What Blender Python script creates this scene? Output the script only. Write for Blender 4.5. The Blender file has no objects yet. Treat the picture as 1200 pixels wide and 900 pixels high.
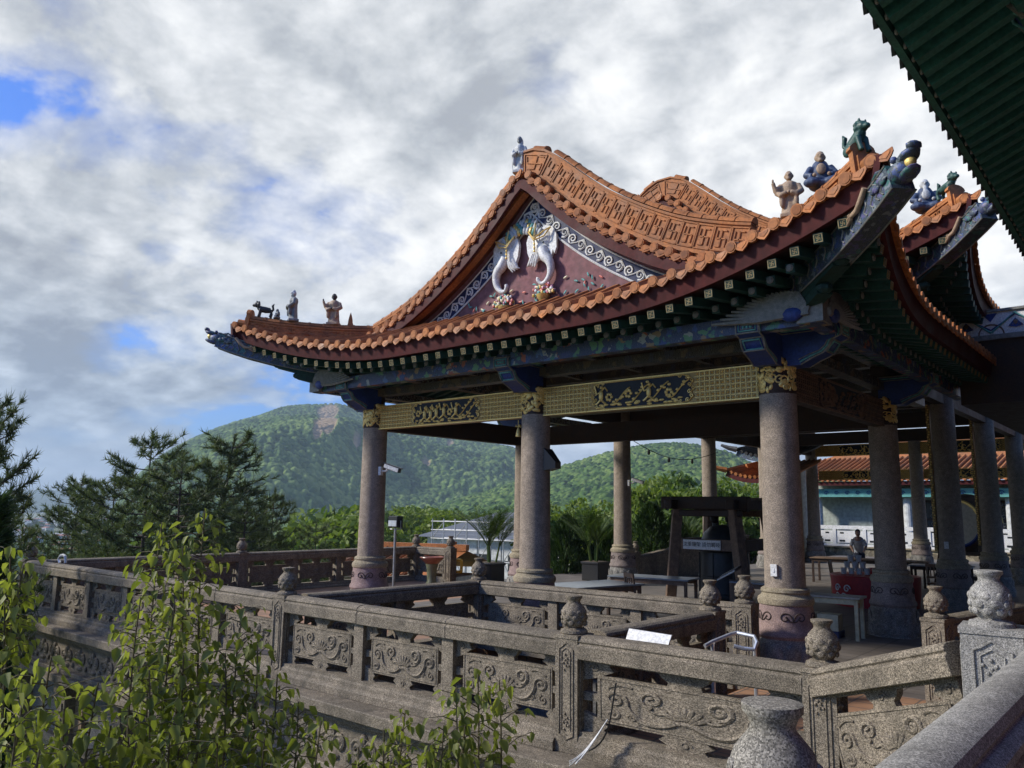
import bpy, bmesh, math, random
import numpy as np
from mathutils import Vector, Matrix, Euler, noise as mnoise
S = bpy.context.scene
COL = S.collection
R = math.radians
PI = math.pi
rnd = random.Random(7)

# ------------------------------------------------------------------ helpers
class MB:
    """collects shapes into one mesh"""
    def __init__(s): s.v = []; s.f = []; s.m = []
    def add(s, vs, fs, mi=0):
        b = len(s.v); s.v.extend([tuple(q) for q in vs])
        for f in fs: s.f.append([b + i for i in f]); s.m.append(mi)
    def hexa(s, p, mi=0):
        s.add(p, [(0,3,2,1),(4,5,6,7),(0,1,5,4),(1,2,6,5),(2,3,7,6),(3,0,4,7)], mi)
    def box(s, x0, x1, y0, y1, z0, z1, mi=0):
        s.hexa([(x0,y0,z0),(x1,y0,z0),(x1,y1,z0),(x0,y1,z0),(x0,y0,z1),(x1,y0,z1),(x1,y1,z1),(x0,y1,z1)], mi)
    def bar(s, a, b, w, h, mi=0, up=(0,0,1)):
        a = Vector(a); b = Vector(b); t = (b-a).normalized(); u = Vector(up)
        r = t.cross(u)
        if r.length < 1e-4: r = Vector((1,0,0))
        r.normalize(); u = r.cross(t); r = r*(w/2); u = u*(h/2)
        s.hexa([a-r-u, a+r-u, b+r-u, b-r-u, a-r+u, a+r+u, b+r+u, b-r+u], mi)
    def tube(s, path, r, n=6, mi=0, caps=True):
        P = [Vector(q) for q in path]; k = len(P)
        rs = r if isinstance(r, (list, tuple)) else [r]*k
        t0 = (P[1]-P[0]).normalized()
        ref = Vector((0,0,1)) if abs(t0.z) < .9 else Vector((1,0,0))
        u = t0.cross(ref).normalized()
        vs = []
        for i in range(k):
            t = (P[min(i+1,k-1)]-P[max(i-1,0)]).normalized()
            u = (u - t*u.dot(t))
            u = u.normalized() if u.length > 1e-6 else t.orthogonal().normalized()
            w = t.cross(u)
            for j in range(n):
                a = 2*PI*j/n
                vs.append(P[i] + (u*math.cos(a)+w*math.sin(a))*rs[i])
        fs = [(i*n+j, i*n+(j+1)%n, (i+1)*n+(j+1)%n, (i+1)*n+j) for i in range(k-1) for j in range(n)]
        if caps: fs += [tuple(range(n-1,-1,-1)), tuple((k-1)*n+j for j in range(n))]
        s.add(vs, fs, mi)
    def lathe(s, c, prof, n=16, mi=0, mod=None, caps=True):
        vs = []; k = len(prof)
        for i,(r,z) in enumerate(prof):
            for j in range(n):
                a = 2*PI*j/n; q = r*(mod(a,z) if mod else 1)
                vs.append((c[0]+q*math.cos(a), c[1]+q*math.sin(a), c[2]+z))
        fs = [(i*n+j, i*n+(j+1)%n, (i+1)*n+(j+1)%n, (i+1)*n+j) for i in range(k-1) for j in range(n)]
        if caps: fs += [tuple(range(n-1,-1,-1)), tuple((k-1)*n+j for j in range(n))]
        s.add(vs, fs, mi)
    def ell(s, c, r, nu=10, nv=6, mi=0, rot=None):
        c = Vector(c); r = (r,r,r) if isinstance(r,(int,float)) else r
        vs = [(0,0,-1)]
        for i in range(1,nv):
            ph = -PI/2+PI*i/nv
            for j in range(nu):
                a = 2*PI*j/nu; vs.append((math.cos(ph)*math.cos(a), math.cos(ph)*math.sin(a), math.sin(ph)))
        vs.append((0,0,1)); T = len(vs)-1
        out = []
        for q in vs:
            q = Vector((q[0]*r[0], q[1]*r[1], q[2]*r[2]))
            if rot is not None: q = rot @ q
            out.append(c+q)
        fs = [(0, 1+(j+1)%nu, 1+j) for j in range(nu)]
        for i in range(nv-2):
            for j in range(nu):
                a = 1+i*nu; b = a+nu
                fs.append((a+j, a+(j+1)%nu, b+(j+1)%nu, b+j))
        b = 1+(nv-2)*nu
        fs += [(b+j, b+(j+1)%nu, T) for j in range(nu)]
        s.add(out, fs, mi)
    def prism(s, poly, fn, w0, w1, mi=0):
        """poly of (u,v); fn(u,v,w)->xyz"""
        n = len(poly)
        vs = [fn(u,v,w0) for u,v in poly]+[fn(u,v,w1) for u,v in poly]
        fs = [tuple(range(n-1,-1,-1)), tuple(n+i for i in range(n))]
        fs += [(i,(i+1)%n,n+(i+1)%n,n+i) for i in range(n)]
        s.add(vs, fs, mi)
    def grid(s, rows, mi=0):
        n = len(rows[0]); vs = [q for r in rows for q in r]
        fs = [(i*n+j,i*n+j+1,(i+1)*n+j+1,(i+1)*n+j) for i in range(len(rows)-1) for j in range(n-1)]
        s.add(vs, fs, mi)
    def sweep(s, path, prof, mi=0, up=(0,0,1), caps=True, closed=True):
        """profile (side,up) swept along a path, upright"""
        P = [Vector(q) for q in path]; n = len(prof); vs = []
        U = Vector(up)
        for i in range(len(P)):
            t = (P[min(i+1,len(P)-1)]-P[max(i-1,0)]).normalized()
            r = t.cross(U).normalized(); u = r.cross(t)
            for a,b in prof: vs.append(P[i]+r*a+u*b)
        m = n if closed else n-1
        fs = [(i*n+j, i*n+(j+1)%n, (i+1)*n+(j+1)%n, (i+1)*n+j) for i in range(len(P)-1) for j in range(m)]
        if caps and closed: fs += [tuple(range(n-1,-1,-1)), tuple((len(P)-1)*n+j for j in range(n))]
        s.add(vs, fs, mi)
    def mesh(s, name, mats, off=(0,0,0), smooth=False, fixn=True):
        me = bpy.data.meshes.new(name)
        o = Vector(off)
        me.from_pydata([(v[0]-o.x, v[1]-o.y, v[2]-o.z) for v in s.v], [], s.f)
        if not isinstance(mats,(list,tuple)): mats = [mats]
        for m in mats: me.materials.append(m)
        if len(mats) > 1: me.polygons.foreach_set('material_index', s.m)
        if fixn:
            bm = bmesh.new(); bm.from_mesh(me); bmesh.ops.recalc_face_normals(bm, faces=bm.faces); bm.to_mesh(me); bm.free()
        if smooth:
            me.polygons.foreach_set('use_smooth', [True]*len(me.polygons))
            try: me.set_sharp_from_angle(angle=R(smooth if smooth is not True else 40))
            except Exception: pass
        me.update()
        return me

def link(name, data, parent=None, loc=None, rotz=None, scale=None):
    o = bpy.data.objects.new(name, data); COL.objects.link(o)
    if parent: o.parent = parent
    if loc: o.location = loc
    if rotz is not None: o.rotation_euler = (0,0,rotz)
    if scale: o.scale = scale
    return o
OFF = {}
def thing(name, label, cat, loc=(0,0,0), rotz=0, group=None):
    o = link(name, None, None, loc, rotz); o.empty_display_size = .2
    return tag(o, label, cat, group)
def tag(o, label, cat, group=None):
    o['label'] = label; o['category'] = cat
    if group: o['group'] = group
    return o
def struct(o, kind='structure'): o['kind'] = kind; return o
def part(name, mb, mats, parent, world=False, smooth=False, bevel=0):
    """mesh part; world=True when the mesh was laid out in world coordinates"""
    off = (0,0,0)
    if world:
        p = parent; off = Vector((0,0,0))
        while p: off += p.location; p = p.parent
    o = link(name, mb.mesh(name, mats, off, smooth), parent)
    if bevel: bev(o, bevel)
    return o
def bev(o, w, seg=1):
    m = o.modifiers.new('bevel','BEVEL'); m.width = w; m.segments = seg; m.limit_method = 'ANGLE'; m.angle_limit = R(40)
def solo(name, mb, mats, label, cat, loc=(0,0,0), rotz=0, group=None, smooth=False, bevel=0):
    o = link(name, mb.mesh(name, mats, (0,0,0), smooth), None, loc, rotz); tag(o, label, cat, group)
    if bevel: bev(o, bevel)
    return o
def copy_tree(o, parent=None):
    c = o.copy(); COL.objects.link(c)
    if parent: c.parent = parent
    for ch in list(o.children): copy_tree(ch, c)
    return c
def interp(x, pts):
    if x <= pts[0][0]: return pts[0][1]
    for (a,b),(c,d) in zip(pts, pts[1:]):
        if x <= c: return b+(d-b)*(x-a)/(c-a)
    return pts[-1][1]
def smooth_interp(x, pts):
    """Catmull-Rom through sorted points"""
    n = len(pts)
    if x <= pts[0][0]: return pts[0][1]
    if x >= pts[-1][0]: return pts[-1][1]
    for i in range(n-1):
        if x <= pts[i+1][0]:
            x0,y0 = pts[i]; x1,y1 = pts[i+1]
            m0 = (pts[i+1][1]-pts[max(i-1,0)][1])/(pts[i+1][0]-pts[max(i-1,0)][0])
            m1 = (pts[min(i+2,n-1)][1]-pts[i][1])/(pts[min(i+2,n-1)][0]-pts[i][0])
            h = x1-x0; t = (x-x0)/h
            return (2*t**3-3*t*t+1)*y0+(t**3-2*t*t+t)*h*m0+(-2*t**3+3*t*t)*y1+(t**3-t*t)*h*m1

# ------------------------------------------------------------------ materials
def newmat(name):
    m = bpy.data.materials.new(name); m.use_nodes = True
    return m, m.node_tree, m.node_tree.nodes['Principled BSDF']
def N(nt, t, **kw):
    n = nt.nodes.new(t)
    for k,v in kw.items(): setattr(n, k, v)
    return n
def ramp(nt, pts, const=False):
    n = nt.nodes.new('ShaderNodeValToRGB'); e = n.color_ramp.elements
    if const: n.color_ramp.interpolation = 'CONSTANT'
    while len(e) < len(pts): e.new(.5)
    for i,(p,c) in enumerate(pts):
        e[i].position = p; e[i].color = (*c,1) if len(c)==3 else c
    return n
def tc(nt, scale, kind='Object'):
    t = N(nt,'ShaderNodeTexCoord'); mp = N(nt,'ShaderNodeMapping')
    mp.inputs['Scale'].default_value = scale if isinstance(scale,(tuple,list)) else (scale,)*3
    nt.links.new(t.outputs[kind], mp.inputs[0]); return mp.outputs[0]
def ntex(nt, vec, scale, detail=4, rough=.55, dist=0):
    n = N(nt,'ShaderNodeTexNoise'); n.inputs['Scale'].default_value = scale; n.inputs['Detail'].default_value = detail
    n.inputs['Roughness'].default_value = rough; n.inputs['Distortion'].default_value = dist
    nt.links.new(vec, n.inputs['Vector']); return n
def mixc(nt, fac, a, b, mode='MIX'):
    n = N(nt,'ShaderNodeMix', data_type='RGBA', blend_type=mode)
    for s_, v in ((0,fac),(6,a),(7,b)):
        if isinstance(v,(int,float)): n.inputs[s_].default_value = v
        elif isinstance(v,tuple): n.inputs[s_].default_value = (*v,1) if len(v)==3 else v
        else: nt.links.new(v, n.inputs[s_])
    return n.outputs[2]
def bump(nt, h, strength, dist, b):
    n = N(nt,'ShaderNodeBump'); n.inputs['Strength'].default_value = strength; n.inputs['Distance'].default_value = dist
    nt.links.new(h, n.inputs['Height']); nt.links.new(n.outputs[0], b.inputs['Normal'])
def mottled(name, col, rough=.6, var=.35, scale=6, metal=0, bumps=.15, bd=.01, spec=.4, coat=0, isl=None):
    """a colour broken up by wear at two scales"""
    m, nt, b = newmat(name); v = tc(nt,1)
    n1 = ntex(nt, v, scale, 5); n2 = ntex(nt, v, scale*7, 3)
    d = tuple(c*(1-var) for c in col); l = tuple(min(1,c*(1+var)) for c in col)
    r1 = ramp(nt, [(.3,d),(.7,l)]); nt.links.new(n1.outputs[0], r1.inputs[0])
    r2 = ramp(nt, [(.35,(.75,)*3),(.65,(1.15,)*3)]); nt.links.new(n2.outputs[0], r2.inputs[0])
    c = mixc(nt, 1.0, r1.outputs[0], r2.outputs[0], 'MULTIPLY')
    if isl:
        g = N(nt,'ShaderNodeNewGeometry'); ri = ramp(nt, isl); nt.links.new(g.outputs['Random Per Island'], ri.inputs[0]); c = mixc(nt, 1.0, c, ri.outputs[0], 'MULTIPLY')
        n4 = ntex(nt, v, 1.1, 6, .65); r4 = ramp(nt, [(.50,(0,0,0)),(.72,(.38,)*3)]); nt.links.new(n4.outputs[0], r4.inputs[0]); c = mixc(nt, r4.outputs[0], c, (.10,.075,.05))
    nt.links.new(c, b.inputs['Base Color'])
    b.inputs['Metallic'].default_value = metal; b.inputs['Specular IOR Level'].default_value = spec
    rr = ramp(nt, [(.3,(max(.05,rough-.12),)*3),(.7,(min(1,rough+.12),)*3)]); nt.links.new(n1.outputs[0], rr.inputs[0]); nt.links.new(rr.outputs[0], b.inputs['Roughness'])
    if coat: b.inputs['Coat Weight'].default_value = coat; b.inputs['Coat Roughness'].default_value = .25
    if bumps: bump(nt, n2.outputs[0], bumps, bd, b)
    return m
def granite(name, light, dark, stain=.5, sp=95, stc=(.06,.055,.045)):
    m, nt, b = newmat(name); v = tc(nt,1)
    vo = N(nt,'ShaderNodeTexVoronoi'); vo.inputs['Scale'].default_value = sp; nt.links.new(v, vo.inputs['Vector'])
    sep = N(nt,'ShaderNodeSeparateColor'); nt.links.new(vo.outputs['Color'], sep.inputs[0])
    r = ramp(nt, [(0,dark),(.35,tuple(a*.6+c*.4 for a,c in zip(dark,light))),(.75,light),(1,tuple(min(1,c*1.5) for c in light))]); nt.links.new(sep.outputs[0], r.inputs[0])
    st = ntex(nt, tc(nt,(1,1,.45)), 2.2, 6, .65, .6)
    rs = ramp(nt, [(.42,(0,0,0)),(.68,(1,1,1))]); nt.links.new(st.outputs[0], rs.inputs[0])
    mt = N(nt,'ShaderNodeMath', operation='MULTIPLY'); nt.links.new(rs.outputs[0], mt.inputs[0]); mt.inputs[1].default_value = stain
    c = mixc(nt, mt.outputs[0], r.outputs[0], stc)
    big = ntex(nt, v, 9, 5, .6); rb = ramp(nt, [(.3,(.72,.71,.68)),(.7,(1.12,1.1,1.06))]); nt.links.new(big.outputs[0], rb.inputs[0])
    nt.links.new(mixc(nt, 1.0, c, rb.outputs[0], 'MULTIPLY'), b.inputs['Base Color'])
    b.inputs['Roughness'].default_value = .8; b.inputs['Specular IOR Level'].default_value = .3
    bump(nt, sep.outputs[1], .35, .004, b)
    return m
def plain(name, col, rough=.5, metal=0, **kw):
    m, nt, b = newmat(name); b.inputs['Base Color'].default_value = (*col,1); b.inputs['Roughness'].default_value = rough; b.inputs['Metallic'].default_value = metal
    v = tc(nt,1); n = ntex(nt, v, 14, 4); rr = ramp(nt, [(.3,tuple(c*.78 for c in col)),(.7,tuple(min(1,c*1.15) for c in col))])
    nt.links.new(n.outputs[0], rr.inputs[0]); nt.links.new(rr.outputs[0], b.inputs['Base Color'])
    return m
def painted(name, cols, scale=3.0, bg=(.012,.03,.11)):
    """painted ornament: patches of several colours over a ground colour"""
    m, nt, b = newmat(name); v = tc(nt,1)
    w = ntex(nt, v, scale*1.4, 3); ad = N(nt,'ShaderNodeVectorMath', operation='MULTIPLY_ADD')
    nt.links.new(w.outputs['Color'], ad.inputs[0]); ad.inputs[1].default_value = (.35,)*3; nt.links.new(v, ad.inputs[2])
    vo = N(nt,'ShaderNodeTexVoronoi'); vo.inputs['Scale'].default_value = scale*1.6; nt.links.new(ad.outputs[0], vo.inputs['Vector'])
    sep = N(nt,'ShaderNodeSeparateColor'); nt.links.new(vo.outputs['Color'], sep.inputs[0])
    k = len(cols); r = ramp(nt, [(i/k,c) for i,c in enumerate(cols)], True); nt.links.new(sep.outputs[0], r.inputs[0])
    d = ramp(nt, [(.30,(1,1,1)),(.36,(0,0,0))]); nt.links.new(vo.outputs['Distance'], d.inputs[0])
    d.color_ramp.elements[0].position = .46; d.color_ramp.elements[1].position = .50
    c = mixc(nt, d.outputs[0], bg, r.outputs[0])
    wv = N(nt,'ShaderNodeTexWave'); wv.inputs['Scale'].default_value = scale*5; wv.inputs['Distortion'].default_value = 9; nt.links.new(v, wv.inputs['Vector'])
    r3 = ramp(nt, [(.90,(0,0,0)),(.96,(1,1,1))]); nt.links.new(wv.outputs[0], r3.inputs[0])
    c = mixc(nt, r3.outputs[0], c, (.24,.26,.22))
    nt.links.new(c, b.inputs['Base Color']); b.inputs['Roughness'].default_value = .5
    return m
def foliage(name, dark, light, trans=.25, scale=.5):
    m, nt, b = newmat(name)
    g = N(nt,'ShaderNodeNewGeometry'); r = ramp(nt, [(0,dark),(.55,tuple((a+c)/2 for a,c in zip(dark,light))),(1,light)]); nt.links.new(g.outputs['Random Per Island'], r.inputs[0])
    n = ntex(nt, tc(nt,1), scale, 3); r2 = ramp(nt, [(.3,(.62,.66,.6)),(.7,(1.25,1.2,1.1))]); nt.links.new(n.outputs[0], r2.inputs[0])
    c = mixc(nt, 1.0, r.outputs[0], r2.outputs[0], 'MULTIPLY')
    nt.links.new(c, b.inputs['Base Color']); b.inputs['Roughness'].default_value = .5; b.inputs['Specular IOR Level'].default_value = .3
    if trans:
        t = N(nt,'ShaderNodeBsdfTranslucent'); nt.links.new(mixc(nt, 1.0, c, (1.2,1.35,.5), 'MULTIPLY'), t.inputs[0])
        mx = N(nt,'ShaderNodeMixShader'); mx.inputs[0].default_value = trans
        nt.links.new(b.outputs[0], mx.inputs[1]); nt.links.new(t.outputs[0], mx.inputs[2])
        nt.links.new(mx.outputs[0], nt.nodes['Material Output'].inputs['Surface'])
    return m

M = {}
M['granite'] = granite('grey_granite', (.31,.265,.205), (.075,.062,.047), .6, 165)
M['granite_pale'] = granite('pale_granite', (.42,.41,.39), (.12,.12,.12), .3, 230)
M['granite_fin'] = granite('lichened_granite', (.34,.32,.28), (.09,.085,.075), .55, 240)
M['granite_col'] = granite('column_granite', (.36,.30,.245), (.19,.155,.125), .22, 150)
M['granite_pink'] = granite('pink_granite', (.34,.25,.24), (.22,.155,.15), .2, 150)
M['granite_pink_shaded'] = granite('shaded_pink_granite', (.30,.25,.235), (.17,.14,.13), .3, 150)  # pedestal pink with shade put into the colour, for the dim rear columns
M['granite_buff'] = granite('buff_granite', (.38,.33,.24), (.18,.15,.10), .15, 150)
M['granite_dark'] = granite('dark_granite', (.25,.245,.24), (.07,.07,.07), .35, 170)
M['granite_base'] = granite('grey_base_granite', (.34,.33,.31), (.12,.115,.11), .35, 150)
M['groove'] = plain('carved_line', (.07,.05,.045), .9)
M['tile'] = mottled('orange_roof_tile', (.40,.145,.045), .6, .28, 2.6, 0, .12, .006, .25, isl=[(0,(.62,.56,.52)),(.35,(.95,.92,.9)),(.7,(1.05,1.05,1.05)),(1,(1.12,1.12,1.1))])
M['tile_ridge'] = mottled('orange_ridge_tile', (.42,.162,.054), .6, .25, 3, 0, .12, .006, .25, isl=[(0,(.72,.68,.64)),(.5,(1,1,1)),(1,(1.1,1.1,1.08))])
M['maroon'] = mottled('maroon_paint', (.072,.012,.011), .6, .2, 1.5, spec=.2)
M['gable'] = mottled('maroon_plaster', (.215,.095,.10), .7, .16, 1.3, 0, .1, .01, .3)
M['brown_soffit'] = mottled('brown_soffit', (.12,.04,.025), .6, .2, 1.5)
M['gold'] = mottled('gilded_carving', (.88,.61,.20), .42, .18, 8, .4, .2, .006)
M['gold_dark'] = mottled('dull_gilt', (.36,.235,.08), .5, .2, 8, .35)
M['gold_pale'] = mottled('pale_gilt', (.30,.24,.12), .6, .2, 8, .2)
M['inlay'] = plain('black_blue_inlay', (.008,.011,.016), .65)
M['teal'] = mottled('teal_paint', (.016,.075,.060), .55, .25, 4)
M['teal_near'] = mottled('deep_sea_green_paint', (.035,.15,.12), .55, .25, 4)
M['teal_pale'] = mottled('sea_green_paint', (.12,.35,.32), .55, .2, 4)  # lighter sea green, a paint of its own
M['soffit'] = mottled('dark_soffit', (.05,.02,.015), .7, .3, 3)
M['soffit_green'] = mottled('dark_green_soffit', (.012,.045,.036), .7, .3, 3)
M['blue'] = mottled('ultramarine_paint', (.02,.045,.20), .45, .25, 4)
M['navy'] = mottled('navy_paint', (.010,.02,.08), .6, .25, 4)
M['white'] = mottled('white_paint', (.74,.74,.72), .5, .08, 5)
M['silver'] = mottled('silver_grey_paint', (.22,.22,.20), .55, .35, 14, .1)
M['timber'] = mottled('dark_timber', (.038,.020,.012), .65, .35, 5)
M['timber_mid'] = mottled('weathered_timber', (.19,.125,.085), .75, .35, 7)
M['timber_lt'] = mottled('pale_timber', (.30,.21,.13), .7, .25, 7)
M['paint'] = painted('painted_beam', [(.02,.06,.26),(.36,.38,.33),(.40,.09,.04),(.04,.20,.16),(.02,.03,.15),(.30,.20,.09),(.05,.12,.30),(.10,.28,.12)], 4.2)
M['paint_brown'] = painted('painted_brown_beam', [(.05,.03,.02),(.10,.07,.04),(.03,.03,.06),(.13,.08,.04)], 3.5, (.03,.022,.018))
M['dragon'] = painted('painted_dragon', [(.03,.07,.26),(.16,.20,.24),(.02,.13,.13),(.07,.06,.20),(.03,.05,.15)], 6, (.015,.035,.07))
M['bronze'] = mottled('black_bronze', (.028,.031,.034), .45, .3, 6, .25, .2, .01)
M['black'] = plain('black_plastic', (.015,.015,.016), .4)
M['steel'] = plain('stainless_steel', (.66,.67,.68), .3, .6)
M['steel_dull'] = plain('galvanised_steel', (.38,.39,.40), .45, .7)
M['tabletop'] = plain('grey_tabletop', (.26,.29,.32), .35)
M['red'] = plain('red_cloth', (.42,.02,.03), .55)
M['yellow'] = plain('yellow_paint', (.75,.42,.03), .5)
M['skin'] = plain('skin', (.45,.26,.18), .55)
M['hair'] = plain('black_hair', (.012,.010,.010), .5)
M['shirt'] = plain('pale_grey_shirt', (.50,.52,.55), .8)
M['trouser'] = plain('dark_trousers', (.02,.025,.05), .8)
M['st_beige'] = mottled('weathered_beige_glaze', (.38,.27,.18), .6, .25, 10)
M['st_white'] = mottled('weathered_white_glaze', (.52,.53,.52), .55, .2, 10)
M['st_blue'] = mottled('blue_glaze', (.06,.085,.15), .5, .3, 10)
M['st_green'] = mottled('green_glaze', (.03,.085,.07), .5, .35, 12)
M['st_dark'] = mottled('dark_glaze', (.035,.035,.035), .5, .3, 12)
M['st_grey'] = mottled('grey_glaze', (.20,.21,.21), .55, .3, 12)
M['bark'] = mottled('bark', (.065,.05,.038), .9, .35, 8, 0, .5, .02)
M['twig'] = mottled('green_brown_twig', (.13,.11,.06), .8, .3, 10)
M['soil'] = mottled('soil', (.10,.075,.05), .95, .3, 3)
M['wall_white'] = mottled('white_plaster', (.62,.63,.61), .75, .12, .6)
M['wall_green'] = mottled('pale_green_plaster', (.38,.42,.38), .75, .12, .8)
M['glass_dark'] = plain('dark_window', (.03,.035,.04), .12)
M['roof_grey'] = plain('blue_grey_sheet_roof', (.10,.115,.14), .5)
M['leaf_near'] = foliage('fresh_leaf', (.16,.19,.05), (.33,.35,.12), .45, 1.2)
M['needle'] = foliage('pine_needle', (.055,.08,.036), (.16,.19,.095), .25, .5)
M['needle_b'] = foliage('cypress_needle', (.028,.06,.026), (.075,.12,.045), .15, .6)
M['leaf_mid'] = foliage('broad_leaf', (.065,.115,.026), (.18,.25,.06), .35, .35)
M['leaf_yel'] = foliage('yellow_green_leaf', (.11,.165,.028), (.26,.32,.07), .35, .35)
M['leaf_dark'] = foliage('dark_leaf', (.02,.05,.016), (.06,.10,.03), .2, .35)
M['palm'] = foliage('palm_leaf', (.03,.07,.018), (.11,.16,.04), .3, .8)

def tile_floor(name, c1, c2, grout, sx, sy, rot=0):
    m, nt, b = newmat(name)
    t = N(nt,'ShaderNodeTexCoord'); mp = N(nt,'ShaderNodeMapping'); mp.inputs['Rotation'].default_value = (0,0,rot); nt.links.new(t.outputs['Object'], mp.inputs[0])
    br = N(nt,'ShaderNodeTexBrick'); br.offset = 0; br.inputs['Scale'].default_value = 1; br.inputs['Brick Width'].default_value = sx; br.inputs['Row Height'].default_value = sy
    br.inputs['Mortar Size'].default_value = .012; br.inputs['Color1'].default_value = (*c1,1); br.inputs['Color2'].default_value = (*c2,1); br.inputs['Mortar'].default_value = (*grout,1)
    nt.links.new(mp.outputs[0], br.inputs['Vector'])
    n = ntex(nt, mp.outputs[0], 1.3, 6, .65); r = ramp(nt, [(.3,(.6,.58,.56)),(.7,(1.15,1.15,1.15))]); nt.links.new(n.outputs[0], r.inputs[0])
    nt.links.new(mixc(nt, 1.0, br.outputs[0], r.outputs[0], 'MULTIPLY'), b.inputs['Base Color'])
    rr = ramp(nt, [(.3,(.45,)*3),(.7,(.75,)*3)]); nt.links.new(n.outputs[0], rr.inputs[0]); nt.links.new(rr.outputs[0], b.inputs['Roughness'])
    return m
M['floor_orange'] = tile_floor('orange_terrace_tile', (.42,.23,.13), (.36,.20,.115), (.14,.11,.09), .3, .3)
M['floor_hall'] = tile_floor('grey_brown_floor_tile', (.19,.165,.145), (.16,.14,.125), (.08,.07,.06), .6, .3)
# ------------------------------------------------------------------ camera, sky, sun, air
CAM = Vector((0,0,2.2))
def setup_camera():
    f, pitch, roll, yaw = 928.57, R(8.9507), R(.77445), R(40.4827)
    h = Vector((-math.sin(yaw), math.cos(yaw), 0)); r = Vector((math.cos(yaw), math.sin(yaw), 0)); u = Vector((0,0,1))
    F = h*math.cos(pitch)+u*math.sin(pitch); U = -h*math.sin(pitch)+u*math.cos(pitch)
    r2 = r*math.cos(roll)+U*math.sin(roll); U2 = -r*math.sin(roll)+U*math.cos(roll)
    cd = bpy.data.cameras.new('camera'); cd.sensor_width = 36; cd.lens = f/1200*36; cd.clip_end = 20000; cd.clip_start = .05
    c = bpy.data.objects.new('camera', cd); COL.objects.link(c)
    c.matrix_world = Matrix(((r2.x,U2.x,-F.x,CAM.x),(r2.y,U2.y,-F.y,CAM.y),(r2.z,U2.z,-F.z,CAM.z),(0,0,0,1)))
    S.camera = c
    return f, r2, U2, F
_f, _r, _u, _F = setup_camera()
def azel(px, py):
    d = _F + _r*((px-600)/_f) - _u*((py-450)/_f)
    return math.degrees(math.atan2(d.x, d.y)), math.degrees(math.atan2(d.z, math.hypot(d.x,d.y)))

def cloud_world(nt, bg, sky):
    """broken cumulus layer seen in perspective, lit from the sun's side"""
    L = nt.links.new
    t = N(nt,'ShaderNodeTexCoord'); sx = N(nt,'ShaderNodeSeparateXYZ'); L(t.outputs['Generated'], sx.inputs[0])
    def mth(op, a_, b_=None, c_=None, clamp=False):
        n = N(nt,'ShaderNodeMath', operation=op); n.use_clamp = clamp
        for i,q in enumerate((a_,b_,c_)):
            if q is None: continue
            if isinstance(q,(int,float)): n.inputs[i].default_value = q
            else: L(q, n.inputs[i])
        return n.outputs[0]
    zc = mth('MAXIMUM', sx.outputs[2], 0.0); den = mth('ADD', zc, .34)
    cb = N(nt,'ShaderNodeCombineXYZ'); L(mth('DIVIDE', sx.outputs[0], den), cb.inputs[0]); L(mth('DIVIDE', sx.outputs[1], den), cb.inputs[1]); cb.inputs[2].default_value = CLOUD_SEED
    sh = N(nt,'ShaderNodeVectorMath', operation='ADD'); L(cb.outputs[0], sh.inputs[0]); sh.inputs[1].default_value = (*CLOUD_SHIFT,0)
    P = sh.outputs[0]
    # curl the coordinates a little so that edges billow
    w = ntex(nt, P, 2.3, 3, .5); wv = N(nt,'ShaderNodeVectorMath', operation='SUBTRACT'); L(w.outputs['Color'], wv.inputs[0]); wv.inputs[1].default_value = (.5,.5,.5)
    ws = N(nt,'ShaderNodeVectorMath', operation='MULTIPLY_ADD'); L(wv.outputs[0], ws.inputs[0]); ws.inputs[1].default_value = (.10,.10,0); L(P, ws.inputs[2])
    Q = ws.outputs[0]
    def dens(v):
        a = ntex(nt, v, .8, 2, .5); b = ntex(nt, v, 2.3, 12, .58)
        return mth('ADD', mth('MULTIPLY', a.outputs[0], .5), mth('MULTIPLY', b.outputs[0], .5))
    d = dens(Q)
    of = N(nt,'ShaderNodeVectorMath', operation='ADD'); L(Q, of.inputs[0]); of.inputs[1].default_value = (-.034,-.038,.02)
    d2 = dens(of.outputs[0])
    # clouds thinned out of view, overhead and behind the viewer, to weaken fill light
    fw = mth('MULTIPLY_ADD', sx.outputs[0], -.65, mth('MULTIPLY', sx.outputs[1], .76))
    clr = mth('ADD', mth('MULTIPLY', mth('SUBTRACT', zc, .66, None, True), .35), mth('MULTIPLY', mth('SUBTRACT', .12, fw, None, True), .35))
    dc = mth('SUBTRACT', d, clr)
    lit = mth('MULTIPLY_ADD', mth('SUBTRACT', d, d2), 9.5, .47, True)
    big = ntex(nt, P, .62, 5, .5); base = mth('MULTIPLY_ADD', mth('SUBTRACT', big.outputs[0], .5), 3.0, .56, True)
    li = mth('ADD', mth('MULTIPLY', lit, .62), mth('MULTIPLY', base, .42), None, True)
    rt = ramp(nt, [(.06,(1.6,1.7,1.9)),(.36,(2.7,2.84,3.0)),(.66,(4.2,4.28,4.35)),(.94,(5.6,5.6,5.5))]); L(li, rt.inputs[0])
    hz = ramp(nt, [(0.0,(.74,.84,1.0)),(.10,(.80,.89,1.0)),(.26,(1,1,1))]); L(zc, hz.inputs[0])
    cl = mixc(nt, 1.0, rt.outputs[0], hz.outputs[0], 'MULTIPLY')
    rc = ramp(nt, [(.40,(0,0,0)),(.43,(.7,)*3),(.475,(1,1,1))]); L(dc, rc.inputs[0])
    skyb = mixc(nt, 1.0, sky.outputs[0], (.20,.40,.90), 'MULTIPLY')
    L(mixc(nt, rc.outputs[0], skyb, cl), bg.inputs['Color'])
SUN_AZ, SUN_EL = 221.0, 33.0      # direction towards the sun, degrees from +X, and height
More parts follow.
